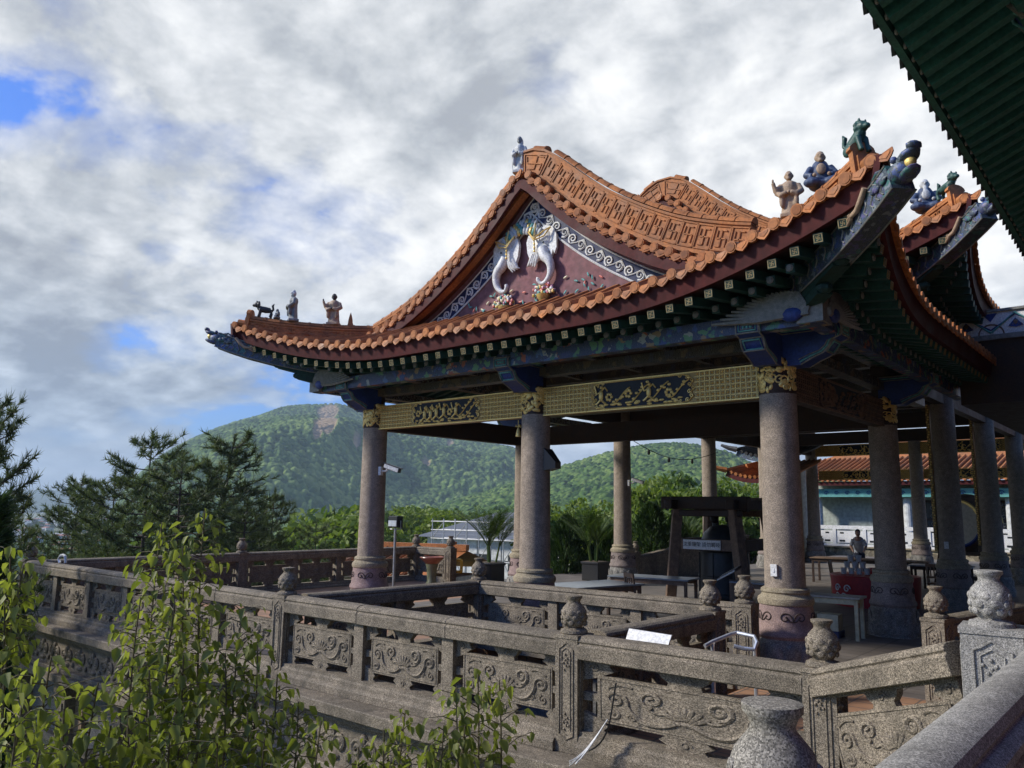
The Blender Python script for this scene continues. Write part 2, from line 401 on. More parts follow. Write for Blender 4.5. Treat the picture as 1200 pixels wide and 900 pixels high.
def setup_light():
    a, e = R(SUN_AZ), R(SUN_EL)
    d = Vector((math.cos(a)*math.cos(e), math.sin(a)*math.cos(e), math.sin(e)))
    ld = bpy.data.lights.new('sun','SUN'); ld.energy = 2.4; ld.angle = R(7); ld.color = (1,.945,.86)
    o = bpy.data.objects.new('sun', ld); COL.objects.link(o); o.rotation_euler = d.to_track_quat('Z','Y').to_euler(); o.location = (-40,-40,60)
    w = bpy.data.worlds.new('World'); S.world = w; w.use_nodes = True; nt = w.node_tree
    bg = nt.nodes['Background']; bg.inputs['Strength'].default_value = .108
    sky = N(nt,'ShaderNodeTexSky', sky_type='NISHITA'); sky.sun_disc = False; sky.sun_elevation = e
    sky.sun_rotation = R(90)-a; sky.air_density = 1.2; sky.dust_density = 1.0; sky.altitude = 100
    cloud_world(nt, bg, sky)
CLOUD_SEED = 51.62; CLOUD_SHIFT = (-0.278,0.645)
setup_light()
S.view_settings.view_transform = 'Standard'; S.view_settings.look = 'None'; S.view_settings.gamma = 1; S.view_settings.use_curve_mapping = False
S.view_settings.exposure = 0.98
S.cycles.use_denoising = True
try: S.cycles.denoiser = 'OPENIMAGEDENOISE'
except Exception: pass
S.cycles.max_bounces = 6; S.cycles.diffuse_bounces = 3; S.cycles.glossy_bounces = 2; S.cycles.transmission_bounces = 3; S.cycles.volume_bounces = 0
S.cycles.caustics_reflective = False; S.cycles.caustics_refractive = False; S.cycles.sample_clamp_indirect = 4

# ------------------------------------------------------------------ ground, hills, haze
def sm(a, b, x):
    t = min(1, max(0, (x-a)/(b-a))); return t*t*(3-2*t)
def gz(x, y):
    r = math.hypot(x, y); az = math.degrees(math.atan2(x, y))
    left = sm(-44, -56, az) if az < 0 else 0
    d = -5.5-32*left*sm(32,150,r)-9*(1-left)*sm(50,200,r)
    return d
def polar(azs, rs, fn):
    n = len(azs); vs = []
    for r in rs:
        for a in azs:
            x = r*math.sin(R(a)); y = r*math.cos(R(a)); vs.append((x,y,fn(x,y,r,a)))
    fs = [(i*n+j, i*n+j+1, (i+1)*n+j+1, (i+1)*n+j) for i in range(len(rs)-1) for j in range(n-1)]
    return vs, fs
def ground():
    azs = [-180+2*i for i in range(181)]
    rs = [.5,4,8,14,20,28,36,45,55,70,85,100,120,150,180,220,280,360,480,650,900,1300,1900,2800,4000,6000,9500]
    mb = MB(); mb.add(*polar(azs, rs, lambda x,y,r,a: gz(x,y)+(mnoise.noise((x*.03,y*.03,1))*1.2 if r > 60 else 0)))
    m, nt, b = newmat('valley_ground'); v = tc(nt,1)
    n = ntex(nt, v, .012, 6, .6); r = ramp(nt, [(.3,(.05,.075,.022)),(.45,(.09,.13,.035)),(.55,(.20,.22,.10)),(.62,(.30,.28,.23)),(.72,(.10,.12,.05))]); nt.links.new(n.outputs[0], r.inputs[0])
    n2 = ntex(nt, v, 1.2, 5); r2 = ramp(nt, [(.3,(.6,.6,.6)),(.7,(1.2,1.2,1.2))]); nt.links.new(n2.outputs[0], r2.inputs[0])
    nt.links.new(mixc(nt,1.0,r.outputs[0],r2.outputs[0],'MULTIPLY'), b.inputs['Base Color']); b.inputs['Roughness'].default_value = .95
    struct(link('ground', mb.mesh('ground', m, smooth=True)))
ground()

def forest_mat(name, cols, cell, scar=None):
    m, nt, b = newmat(name); v = tc(nt,1)
    vo = N(nt,'ShaderNodeTexVoronoi'); vo.inputs['Scale'].default_value = 1/cell; nt.links.new(v, vo.inputs['Vector'])
    sep = N(nt,'ShaderNodeSeparateColor'); nt.links.new(vo.outputs['Color'], sep.inputs[0])
    n = ntex(nt, v, .006, 6, .6); ad = N(nt,'ShaderNodeMath', operation='ADD'); mu = N(nt,'ShaderNodeMath', operation='MULTIPLY'); mu.inputs[1].default_value = .45
    nt.links.new(sep.outputs[0], mu.inputs[0]); nt.links.new(mu.outputs[0], ad.inputs[0]); nt.links.new(n.outputs[0], ad.inputs[1])
    r = ramp(nt, [(.4,cols[0]),(.72,cols[1]),(1,cols[2])]); nt.links.new(ad.outputs[0], r.inputs[0])
    c = r.outputs[0]
    if scar:
        at = N(nt,'ShaderNodeAttribute'); at.attribute_name = 'bare'
        c = mixc(nt, at.outputs['Fac'], c, scar)
    nt.links.new(c, b.inputs['Base Color']); b.inputs['Roughness'].default_value = .9; b.inputs['Specular IOR Level'].default_value = .1
    bump(nt, vo.outputs['Distance'], 1.0, -cell*.5, b)
    return m
def hill(name, mat, table, r_base, r_top, r_end, az0, az1, daz, nr, cell, crown, spur, seed, base=-30, scars=()):
    tab = sorted((azel(px,py)) for px,py in table)
    azs = [az0+daz*i for i in range(int((az1-az0)/daz)+1)]
    rs = [r_base+(r_top-r_base)*i/nr for i in range(nr+1)]+[r_top+(r_end-r_top)*i/6 for i in range(1,7)]
    bare = []
    def fn(x,y,r,a):
        el = smooth_interp(a, tab); H = max(base-20, r_top*math.tan(R(el))+CAM.z-crown*.6)
        t = (r-r_base)/(r_top-r_base)
        if t > 1: z = H-(r-r_top)*.5
        else:
            s = spur*mnoise.fractal((x/420+seed, y/420, seed), 1.0, 2.0, 4)*math.sin(PI*min(1,t))
            t2 = min(1, max(0, t+s)); z = base+(H-base)*(t2**1.15*.55+.45*sm(0,1,t2))
            if t < 1: z = min(z, base+(H-base)*(.08+.92*t)+10)
        d = mnoise.voronoi((x/cell, y/cell, seed))[0][0]
        bz = 0
        for px,py,wx,wy in scars:
            sa, se = px, py
            e = math.degrees(math.atan2(z-CAM.z, r))
            q = ((a-sa)/wx)**2+((e-se)/wy)**2+.9*mnoise.noise((x/60,y/60,3))
            if t < 1: bz = max(bz, sm(1.15,.55,q))
        bare.append(bz)
        return z+(1-bz)*crown*(max(0,1-d*d*1.6)+.35*mnoise.noise((x/40,y/40,seed)))
    mb = MB(); mb.add(*polar(azs, rs, fn))
    me = mb.mesh(name, mat, smooth=True, fixn=False)
    at = me.attributes.new('bare','FLOAT','POINT'); at.data.foreach_set('value', bare)
    o = link(name, me); struct(o); return o
fm_blue = forest_mat('distant_forest', [(.025,.05,.02),(.045,.08,.028),(.07,.105,.035)], 22)
fm_main = forest_mat('hill_forest', [(.018,.042,.014),(.068,.125,.034),(.17,.235,.07)], 7, (.33,.24,.15))
fm_near = forest_mat('near_hill_forest', [(.018,.045,.013),(.07,.13,.030),(.18,.245,.065)], 5.5)
hill('far_mountain_range', fm_blue, [(-400,585),(-200,574),(-80,582),(0,580),(50,574),(95,578),(150,566),(200,575),(300,580),(500,585),(1300,585)], 3600, 5200, 6000, -110, 20, .5, 30, 60, 12, .1, 5, -40)
sc = [(*azel(384,491),.75,1.25),(*azel(372,505),.35,.7),(*azel(500,543),.45,.35),(*azel(528,520),.3,.25),(*azel(418,518),.3,.6)]
hill('forested_hill', fm_main, [(-60,760),(60,720),(105,655),(130,600),(150,570),(170,549),(200,527),(230,512),(262,499),(300,488),(330,478),(360,474),(400,474),(430,483),(465,495),(500,506),(560,519),(600,526),(640,540),(680,556),(760,575),(860,590),(1000,600)], 420, 1700, 2200, -84, -24, .085, 250, 7.5, 6, .30, 2.3, -32, sc)
hill('near_forested_hill', fm_near, [(420,612),(480,600),(520,590),(580,572),(640,553),(690,537),(730,527),(775,520),(810,521),(850,530),(890,546),(950,560),(1050,570),(1200,578),(1400,585)], 170, 900, 1300, -56, 10, .10, 190, 6, 5.2, .22, 6.1, -16)

def haze():
    mb = MB(); mb.box(-7500,7500,-7500,7500,-52,330)
    m = bpy.data.materials.new('thin_air_haze'); m.use_nodes = True; nt = m.node_tree; nt.nodes.remove(nt.nodes['Principled BSDF'])
    v = N(nt,'ShaderNodeVolumePrincipled'); v.inputs['Color'].default_value = (.62,.80,1,1); v.inputs['Density'].default_value = .00022; v.inputs['Anisotropy'].default_value = .2
    nt.links.new(v.outputs[0], nt.nodes['Material Output'].inputs['Volume'])
    o = link('haze', mb.mesh('haze', m)); o['kind'] = 'stuff'
HAZE = True
if HAZE: haze()
# ------------------------------------------------------------------ carved stone balustrades
def spiral(cx, cz, r0, turns, a0, sgn, n=16):
    return [(cx+r0*(1-.86*i/n)*math.cos(a0+sgn*2*PI*turns*i/n), cz+r0*(1-.86*i/n)*math.sin(a0+sgn*2*PI*turns*i/n)) for i in range(n+1)]
def bez(p0,p1,p2,p3,n=10):
    return [tuple((1-t)**3*a+3*(1-t)**2*t*b+3*(1-t)*t*t*c+t**3*d for a,b,c,d in zip(p0,p1,p2,p3)) for t in [i/n for i in range(n+1)]]
def finial_mb():
    mb = MB()
    mb.lathe((0,0,0), [(.125,0),(.135,.012),(.13,.035),(.10,.05),(.078,.06)], 20)
    mb.lathe((0,0,0), [(.07,.055),(.085,.075),(.112,.11),(.124,.155),(.121,.20),(.106,.245),(.082,.272),(.064,.292),(.06,.305),(.068,.325),(.082,.338),(.083,.358),(.06,.362)], 20)
    for row,(zz,rr) in enumerate(((.11,.108),(.155,.118),(.20,.112))):
        for k in range(9):
            a = 2*PI*(k+.5*(row%2))/9
            mb.ell((rr*math.cos(a),rr*math.sin(a),zz), (.018,.03,.028), 6, 4, 0, Matrix.Rotation(a,3,'Z'))
    for k in range(9):
        a = 2*PI*k/9; mb.ell((.112*math.cos(a),.112*math.sin(a),.03), (.02,.034,.018), 6, 4, 0, Matrix.Rotation(a,3,'Z'))
    return mb
ME_FINIAL = finial_mb().mesh('finial', M['granite'], smooth=50)
def post_mb(w=.26, h=1.0):
    mb = MB(); q = w/2
    mb.box(-q,q,-q,q,-.06,h)
    mb.box(-q-.008,q+.008,-q-.008,q+.008,h-.025,h+.012)
    for sg in (-1,1):
        for ax in (0,1):
            def P(u,z,d=.004): return (u, sg*(q+d), z) if ax == 0 else (sg*(q+d), u, z)
            e = q*.62; t = h-.12
            out = [P(-e,.10)]+[P(-e,t)]+[P(-e*.6,t+.02),P(0,t+.06),P(e*.6,t+.02)]+[P(e,t),P(e,.10),P(0,.06),P(-e,.10)]
            mb.tube(out, .008, 5)
            e2 = e*.62
            mb.tube([P(-e2,.14),P(-e2,t-.03),P(0,t+.01),P(e2,t-.03),P(e2,.14)], .005, 4)
            for zc in (t-.12, .22):
                for k in range(10):
                    a = k*2.4; rr_ = .008+.0035*k*1.6
                    mb.ell(P(rr_*math.cos(a), zc+rr_*math.sin(a)*1.7), .0125, 6, 4)
    return mb
ME_POST = post_mb().mesh('post', M['granite'])
ME_POST_BIG = post_mb(.33,.97).mesh('post', M['granite_pale'])
PW = 1.22
def panel_mb():
    mb = MB(); hw = PW/2; a = hw-.095
    mb.box(-a,a,-.035,.035,.255,.665)
    def both(poly, y=.03): mb.prism(poly, lambda u,v,w: (u,w,v), -y, y)
    both([(-.15,.80),(-.13,.74),(-.09,.70),(-.10,.664),(.10,.664),(.09,.70),(.13,.74),(.15,.80)])
    both([(-.11,.256),(-.15,.215),(-.10,.18),(-.12,.15),(.12,.15),(.10,.18),(.15,.215),(.11,.256)])
    for s in (-1,1):
        x = s*hw
        both([(x,.80),(x-s*.20,.80),(x-s*.17,.75),(x-s*.20,.71),(x-s*.15,.68),(x-s*.13,.664),(x-s*.07,.63),(x,.60)] if s>0 else [(x,.60),(x-s*.07,.63),(x-s*.13,.664),(x-s*.15,.68),(x-s*.20,.71),(x-s*.17,.75),(x-s*.20,.80),(x,.80)])
        both([(x,.32),(x-s*.07,.29),(x-s*.13,.257),(x-s*.16,.22),(x-s*.13,.18),(x-s*.17,.15),(x,.15)])
        both([(x,.50),(x-s*.12,.49),(x-s*.12,.43),(x,.42)])
    mb.box(-hw,hw,-.045,.045,.775,.80)
    for sg in (-1,1):
        y = sg*.037
        T = lambda pts,r=.0125: mb.tube([(p[0],y,p[1]) for p in pts], r, 5)
        T([(-a+.02,.28),(-a+.02,.645),(a-.02,.645),(a-.02,.28),(-a+.02,.28)], .006)
        for s in (-1,1):
            T(spiral(s*.185,.53,.075,1.6,-PI/2,s), [.019]*9+[.015]*8)
            T(bez((s*.05,.37),(s*.16,.29),(s*.28,.30),(s*.33,.44))+[(s*q,z) for q,z in spiral(.40,.48,.07,1.5,PI,-1)], [.021]*11+[.016]*17)
            T(bez((s*.10,.46),(s*.12,.40),(s*.20,.42),(s*.215,.46)), .012)
            T([(s*q,z) for q,z in spiral(.42,.345,.045,1.3,PI*.6,1)])
            T(bez((s*.30,.60),(s*.36,.63),(s*.42,.60),(s*.45,.57)), .011)
            T([(s*q,z) for q,z in spiral(.30,.345,.03,1.2,0,1)], .010)
        for k in range(-3,4):
            mb.ell((k*.030,y,.415+.045*math.cos(k*.45)), (.022,.016,.06), 6, 5, 0, Matrix.Rotation(k*.35,3,'Y'))
        for k in range(-2,3): mb.ell((k*.035,y,.375), (.03,.014,.02), 6, 4)
        for s in (-1,1):
            mb.tube([(s*q,sg*.032,z) for q,z in spiral(hw-.075,.725,.035,1.3,0,1)], .009, 5)
        mb.tube([(q,sg*.032,z) for q,z in spiral(0,.74,.035,1.3,0,1)], .009, 5)
        mb.tube([(q,sg*.032,z) for q,z in spiral(0,.205,.035,1.3,0,1)], .009, 5)
    return mb
ME_PANEL = panel_mb().mesh('panel', M['granite'])
_st = MB(); _st.box(-.085,.085,-.085,.085,.14,.81); ME_STILE = _st.mesh('stile', M['granite'])
RAILP = [(-.13,.80),(.13,.80),(.135,.925),(.115,.94),(.115,.95),(.128,.962),(.118,.99),(.08,1.008),(.0,1.016),(-.08,1.008),(-.118,.99),(-.128,.962),(-.115,.95),(-.115,.94),(-.135,.925)]
BASEP = [(-.17,-.06),(.17,-.06),(.17,.02),(.15,.045),(.125,.06),(.12,.10),(.10,.12),(.10,.15),(-.10,.15),(-.10,.12),(-.12,.10),(-.125,.06),(-.15,.045),(-.17,.02)]
def rails(t, x0, x1, z0, z1, n):
    """handrail of stone lengths butted with open joints"""
    mb = MB(); g = .003
    for k in range(n):
        a, b = k/n, (k+1)/n; dz = rnd.uniform(-.003,.003)
        mb.sweep([(x0+(x1-x0)*a+(g if k else 0),rnd.uniform(-.003,.003),z0+(z1-z0)*a+dz),(x0+(x1-x0)*b-(g if k < n-1 else 0),rnd.uniform(-.003,.003),z0+(z1-z0)*b+dz)], RAILP)
    o = part('handrail', mb, M['granite'], t); bev(o,.004); return o
def balustrade(label, a, b, posts, bays, rise=0, base=0, group=None):
    """a, b plan points; posts = list of fractions; bays = bays between each two posts"""
    a = Vector((*a,base)); d = Vector((b[0]-a.x, b[1]-a.y, 0)); L = d.length
    t = thing('stone_balustrade', label, 'balustrade', a, math.atan2(d.y,d.x), group)
    for q in posts:
        p = link('post', ME_POST, t, (q*L,0,rise*q)); link('finial', ME_FINIAL, p, (0,0,1.01), rnd.random()*.3)
    for i in range(len(posts)-1):
        x0, x1 = posts[i]*L+.128, posts[i+1]*L-.128
        z0, z1 = rise*posts[i], rise*posts[i+1]
        o = rails(t, x0, x1, z0, z1, bays[i])
        mb = MB(); mb.sweep([(x0,0,z0),(x1,0,z1)], BASEP); part('plinth', mb, M['granite'], t)
        n = bays[i]; w = (x1-x0)/n
        for k in range(n):
            lo = x0+w*k+(.085 if k else 0); hi = x0+w*(k+1)-(.085 if k < n-1 else 0)
            o = link('panel', ME_PANEL, t, ((lo+hi)/2,0,z0+(z1-z0)*(k+.5)/n), None, ((hi-lo)/PW,1,1))
            if rise:
                o.rotation_euler = (0,-math.atan2(rise,L),0)
            if k: link('stile', ME_STILE, t, (x0+w*k,0,z0+(z1-z0)*k/n))
    return t
balustrade('long grey stone balustrade along the outer front edge of the terrace', (-18.6,6.38), (-2.32,6.52), [0,(18.6-9.47)/16.28,(18.6-4.71)/16.28,1], [6,3,1])
balustrade('shaded stone balustrade on the left side of the sunken opening', (-9.4,6.82), (-9.3,10.1), [1], [])
def side_run(label, a, b, bays, post_end=True, post_start=False, rise=0):
    a_ = Vector((*a,0)); d = Vector((b[0]-a[0], b[1]-a[1], 0)); L = d.length
    t = thing('stone_balustrade', label, 'balustrade', a_, math.atan2(d.y,d.x))
    if post_end: p = link('post', ME_POST, t, (L,0,rise)); link('finial', ME_FINIAL, p, (0,0,1.01))
    if post_start: p = link('post', ME_POST, t, (0,0,0)); link('finial', ME_FINIAL, p, (0,0,1.01))
    x0 = .13 if post_start else 0; x1 = L-.128 if post_end else L
    rails(t, x0, x1, 0, rise, max(1,bays//2))
    mb = MB(); mb.sweep([(x0,0,0),(x1,0,rise)], BASEP); part('plinth', mb, M['granite'], t)
    w = (x1-x0)/bays
    for k in range(bays):
        lo = x0+w*k+(.085 if k else .02); hi = x0+w*(k+1)-(.085 if k < bays-1 else .02)
        o = link('panel', ME_PANEL, t, ((lo+hi)/2,0,rise*(k+.5)/bays), None, ((hi-lo)/PW,1,1))
        if rise: o.rotation_euler = (0,-math.atan2(rise,L),0)
        if k: link('stile', ME_STILE, t, (x0+w*k,0,rise*k/bays))
    return t
# replace the placeholder run above by a real side run
def drop(o):
    for c in list(o.children): drop(c)
    bpy.data.objects.remove(o)
for o in [o for o in list(S.objects) if o.get('label','').startswith('shaded stone balustrade on the left')]: drop(o)
side_run('shaded stone balustrade on the left side of the sunken opening', (-9.42,6.72), (-9.3,10.1), 2)
side_run('sunlit stone balustrade between the sunken opening and the pavilion columns', (-9.17,10.1), (-4.62,10.2), 3)
side_run('short stone balustrade right of the sunken opening with its end post before the bell', (-4.66,6.82), (-4.6,9.17), 2)
side_run('rising stone balustrade from the front corner post up to the speckled stair post', (-2.2,6.44), (-1.0,5.86), 1, False, False, .42)
side_run('far left stone balustrade with plain shaded inner side', (-18.45,6.65), (-18.5,11.2), 3)
side_run('far left stone balustrade continuing back to the terrace corner', (-18.5,11.33), (-18.55,17.25), 4)
side_run('short carved stone balustrade at the back left corner behind the left column', (-18.42,17.25), (-17.05,17.25), 1)
side_run('low stone balustrade in the shade beyond the stair with a small vase post', (-2.4,10.5), (-1.7,14.5), 3, False, True)

def stair_parapet():
    t = thing('stair_parapet', 'thick pale granite parapet with rounded handrail beside the camera', 'balustrade', (-.72,2.1,.55))
    L = 3.75
    prof = [(-.15,.70),(.14,.70),(.145,.73),(.13,.745),(.13,.755),(.15,.77),(.148,.80),(.125,.82),(.10,.828),(.095,.835),(.10,.85),(.085,.885),(.05,.905),(0,.912),(-.05,.905),(-.095,.885),(-.125,.85),(-.12,.80),(-.15,.77)]
    mb = MB(); mb.sweep([(0,.16,0),(0,L,0)], prof); part('handrail', mb, M['granite_pale'], t, smooth=30)
    mb = MB(); mb.box(-.09,.09,.12,L,0,.70); mb.box(-.16,.15,.12,L,-.7,.1); part('wall', mb, M['granite_dark'], t)
    p = link('post', ME_POST_BIG, t, (-.14,-.06,-.15)); f = link('finial', ME_FINIAL, p, (0,0,.965), .3, (.92,.92,1)); f.data = f.data.copy(); f.data.materials[0] = M['granite_fin']
    return t
stair_parapet()
def stair_post():
    t = thing('stair_post', 'thick speckled granite post with a pale vase finial at the stair head', 'post', (-1.02,5.82,.42), R(6))
    link('post', ME_POST_BIG, t, (0,0,.12)); f = link('finial', ME_FINIAL, t, (0,0,1.09), .4, (.97,.97,.97))
    f.data = f.data.copy(); f.data.materials[0] = M['granite_pale']
stair_post()

# ------------------------------------------------------------------ terrace floors and podium
def floors():
    mb = MB()
    for x0,x1,y0,y1 in ((-18.5,-9.5,6.5,10.85),(-4.55,9,6.5,10.3),(-9.5,-4.55,10.3,10.85),(-4.55,9,10.3,10.85),(-18.5,-14.1,10.85,17.3)):
        mb.box(x0,x1,y0,y1,-.3,-.004)
    struct(link('terrace_floor', mb.mesh('terrace_floor', M['floor_orange'])))
    mb = MB()
    mb.box(-14.1,9,10.85,24,-.3,0); mb.box(-16.9,-14.1,17.45,24,-.3,0); mb.box(-16.9,9,24,31.5,-.3,0); mb.box(-14.6,9,31.5,44,-.3,0)
    struct(link('hall_floor', mb.mesh('hall_floor', M['floor_hall'])))
    mb = MB(); mb.box(-.62,9,-6,6.2,.05,.55)
    for i in range(3): mb.box(-.9+.0,9,6.2+.3*i,6.5+.3*i,0,.55-.14*(i+1))
    struct(link('stair_landing', mb.mesh('stair_landing', M['granite_pale'])))
    mb = MB(); mb.box(-9.5,-4.55,6.3,10.3,-4.4,-4.2)
    struct(link('lower_floor', mb.mesh('lower_floor', M['floor_orange'])))
floors()
def podium():
    t = thing('podium_wall', 'carved stone podium wall under the long front balustrade', 'wall', (-10,6.3,-5.5))
    X0, X1 = -18.95, -2.0
    mb = MB()
    mb.box(X0,X1,6.02,6.62,-.20,-.065); mb.box(X0+.05,X1,6.10,6.6,-.27,-.201); mb.box(X0+.1,X1,6.17,6.6,-.32,-.271)
    mb.box(X0,X1,6.05,6.6,-1.0,-.86); mb.box(X0+.06,X1,6.13,6.6,-.86+.001,-.78)
    part('cornice', mb, M['granite'], t, True, bevel=.012)
    mb = MB(); mb.box(X0+.12,X1,6.22,6.6,-.78,-.321)
    x = X0+.3
    k = 0
    while x < X1-.3:
        for s in (-1,1):
            mb.tube([(x+s*q,6.215,z) for q,z in spiral(.12,-.54,.105,1.6,PI,-1)], .03, 6)
        mb.ell((x,6.21,-.43), (.07,.045,.07), 8, 5); mb.ell((x,6.21,-.69), (.13,.04,.04), 8, 5); mb.ell((x+.28,6.21,-.67),(.05,.03,.05),8,5)
        x += .56; k += 1
    part('scroll_frieze', mb, M['granite'], t, True)
    mb = MB(); mb.box(X0+.2,X1,6.55,6.9,-5.6,-1.001)
    part('lower_wall', mb, M['granite_dark'], t, True)
    for i in range(8):
        x = X0+.6+i*2.25
        mb = MB(); mb.box(x-.17,x+.17,6.28,6.549,-5.6,-1.0); mb.box(x-.22,x+.22,6.22,6.548,-1.25,-1.001+.0); mb.box(x-.1,x+.1,6.255,6.28,-5,-1.4)
        part('pilaster', mb, M['granite'], t, True, bevel=.01)
    for i in range(7):
        x = X0+1.72+i*2.25
        mb = MB(); mb.box(x-.6,x+.6,6.50,6.547,-4.2,-2.25); p = part('dark_opening', mb, M['glass_dark'], t, True)
        mb = MB(); mb.box(x-.7,x+.7,6.44,6.552,-2.25,-2.12); part('lintel', mb, M['granite'], t, True)
    mb = MB(); mb.box(-16.6,-15.6,6.47,6.54,-1.95,-1.15); part('brown_shutter', mb, M['timber_lt'], t, True)
    # return wall on the left and the sides of the sunken opening
    mb = MB(); mb.box(-18.95,-18.4,6.63,17.6,-5.6,-.31); mb.box(-9.7,-9.5,6.9,10.5,-4.2,-.31); mb.box(-9.5,-4.4,10.3,10.5,-4.2,-.31); mb.box(-4.55,-4.4,6.9,10.3,-4.2,-.31); mb.box(-2.2,-1.95,6.6,6.9,-5.6,-.31); mb.box(-18.4,-16.9,17.45,17.6,-5.6,-.31); mb.box(-17.0,-16.9,17.6,31.5,-5.6,-.31); mb.box(-16.9,9,31.4,31.5,-5.6,-.31); mb.box(-2.2,9,6.0,6.3,-5.6,-.05)
    part('return_wall', mb, M['granite_dark'], t, True)
podium()
# ------------------------------------------------------------------ temple roofs
XC = -8.87
ZT = [(0,8.14),(.15,8.06),(.7,7.53),(1.4,6.95),(2.2,6.43),(2.9,6.06),(3.5,5.83),(4.0,5.68),(4.4,5.58)]
def resample(path, n):
    P = [Vector(q) for q in path]; L = [0]
    for a,b in zip(P,P[1:]): L.append(L[-1]+(b-a).length)
    out = []
    for i in range(n):
        t = L[-1]*i/(n-1); k = 0
        while k < len(P)-2 and L[k+1] < t: k += 1
        s = (t-L[k])/max(1e-6,(L[k+1]-L[k])); out.append(P[k].lerp(P[k+1], s))
    return out
class Roof:
    def __init__(s, Yr, dz, ylen, ymain): s.Yr, s.dz, s.ylen, s.ymain = Yr, dz, ylen, ymain; s.yc = Yr-2.27
    def front(s, x):
        a = abs(x-XC); q = max(0,(a-2)/4.68)
        return Vector((x, s.Yr-1.72-.55*q*q, 5.09+.86*q*q+s.dz))
    def side(s, y, sg):
        q = max(0,(4.6-(y-s.yc))/4.6)
        return Vector((XC+sg*(4.41+1.72+.55*q*q), y, 5.12+.83*q*q+s.dz))
    def hip(s, t, sg):   # 0 at the gable foot, 1 at the corner
        return Vector((XC+sg*(4.35+2.33*t), s.Yr-.3-1.97*t, 5.70+.27*t*t+s.dz))
    def zs(s, t): return smooth_interp(t, ZT)+s.dz
    def bt(s, mb, path, r=.068, n=6): mb.tube(path, r, n)
    def edge_tile(s, mb, P, T, W):
        """round cap and pendant drip on an eave at P, T along the eave, W outward"""
        T = T.normalized(); W = W.normalized(); V = T.cross(W)
        if V.z < 0: V = -V
        C = P+V*.135
        k = 10
        fn = lambda u,v,w: C+T*u+V*v+W*w
        mb.prism([(.082*math.cos(2*PI*i/k),.082*math.sin(2*PI*i/k)) for i in range(k)], fn, -.04, .012)
        mb.prism([(.062*math.cos(2*PI*i/k),.062*math.sin(2*PI*i/k)) for i in range(k)], fn, .012, .02)
        D = P+T*.15+V*.115
        fd = lambda u,v,w: D+T*u+V*(v)+W*(w-v*.28)
        mb.prism([(-.105,.02),(-.10,-.03),(-.06,-.075),(0,-.115),(.06,-.075),(.10,-.03),(.105,.02)], fd, -.03, .0)
        mb.prism([(-.07,.0),(-.06,-.03),(0,-.075),(.06,-.03),(.07,.0)], fd, 0, .007)
    def build(s, root, tile_front=True, full=True):
        Yr, dz = s.Yr, s.dz
        roof = part('roof', s.sheet_front(), M['tile'], root, True)
        # barrels and edge tiles of the front skirt
        mb = MB(); te = MB(); xs = [XC+(.305*(i+.5)) for i in range(-22,22)]
        for x in xs: s.bt(mb, s.front_path(x))
        for i in range(-22,22):
            x = XC+.305*(i+.5); e = s.front(x); e2 = s.front(x+.02)
            s.edge_tile(te, e, e2-e, Vector((0,-1,0)))
        part('front_tile_rows', mb, M['tile'], roof, True, smooth=50)
        part('front_edge_tiles', te, M['tile'], roof, True, smooth=30)
        for sg in (-1,1):
            mb = MB(); te = MB(); sh = MB(); rowsA = []; rowsB = []
            n = int(s.ylen/.305)
            for i in range(n):
                y = s.yc+.305*(i+.5); p = s.side_path(y, sg)
                if not Yr-.3 <= y < Yr-.12: s.bt(mb, p)
                (rowsA if y < Yr-.3 else rowsB).append([q-Vector((0,0,.06)) for q in resample(p, 12)])
                e = s.side(y,sg); e2 = s.side(y+.02,sg); s.edge_tile(te, e, (e2-e)*-sg if sg < 0 else (e2-e), Vector((sg,0,0)))
            q0 = s.side_path(Yr-.295, sg); rowsA.append([v-Vector((0,0,.06)) for v in resample(q0[:2], 12)]); sh.grid(rowsA); sh.grid(rowsB)
            part('side_sheet', sh, M['tile'], roof, True)
            part('side_tile_rows', mb, M['tile'], roof, True, smooth=50)
            part('side_edge_tiles', te, M['tile'], roof, True, smooth=30)
        s.gable(root, roof)
        s.ridges(root)
        s.eaves(root, full)
        return roof
    def front_path(s, x):
        e = s.front(x)+Vector((0,0,.135)); a = abs(x-XC); sg = 1 if x > XC else -1
        if a < 4.35: end = Vector((x, s.Yr-.3, 5.72+s.dz+.1))
        else: end = s.hip(min(1,(a-4.35)/2.33), sg); end = Vector((x,end.y,end.z+.1))
        m = e.lerp(end,.5)-Vector((0,0,.03))
        return [e, m, end] if (end-e).length > .12 else [e, e.lerp(end,.5), end+Vector((0,.05,.02))]
    def sheet_front(s):
        mb = MB(); rows = []
        for i in range(-44,45):
            rows.append([q-Vector((0,0,.06)) for q in resample(s.front_path(XC+6.66*i/44), 5)])
        mb.grid(rows); return mb
    def side_path(s, y, sg):
        e = s.side(y,sg)+Vector((0,0,.135)); Yf = s.Yr-.3
        if y < Yf:
            t = min(1,max(0,(Yf-y)/1.97)); h = s.hip(t,sg); end = Vector((h.x,y,h.z+.1))
            if (end-e).length < .12: end = e+Vector((-sg*.12,0,.02))
            return [e, e.lerp(end,.5)-Vector((0,0,.03)), end]
        pts = [e]
        if y < s.ymain:
            for t in (4.3,3.5,2.9,2.2,1.4,.9,.45,.15,0): pts.append(Vector((XC+sg*t, y, s.zs(t)+.12)))
        else:
            pts += [Vector((XC+sg*4.3,y,s.zs(4.3)+.12)), Vector((XC+sg*3.9,y,s.zs(3.9)+.12))]
        return pts
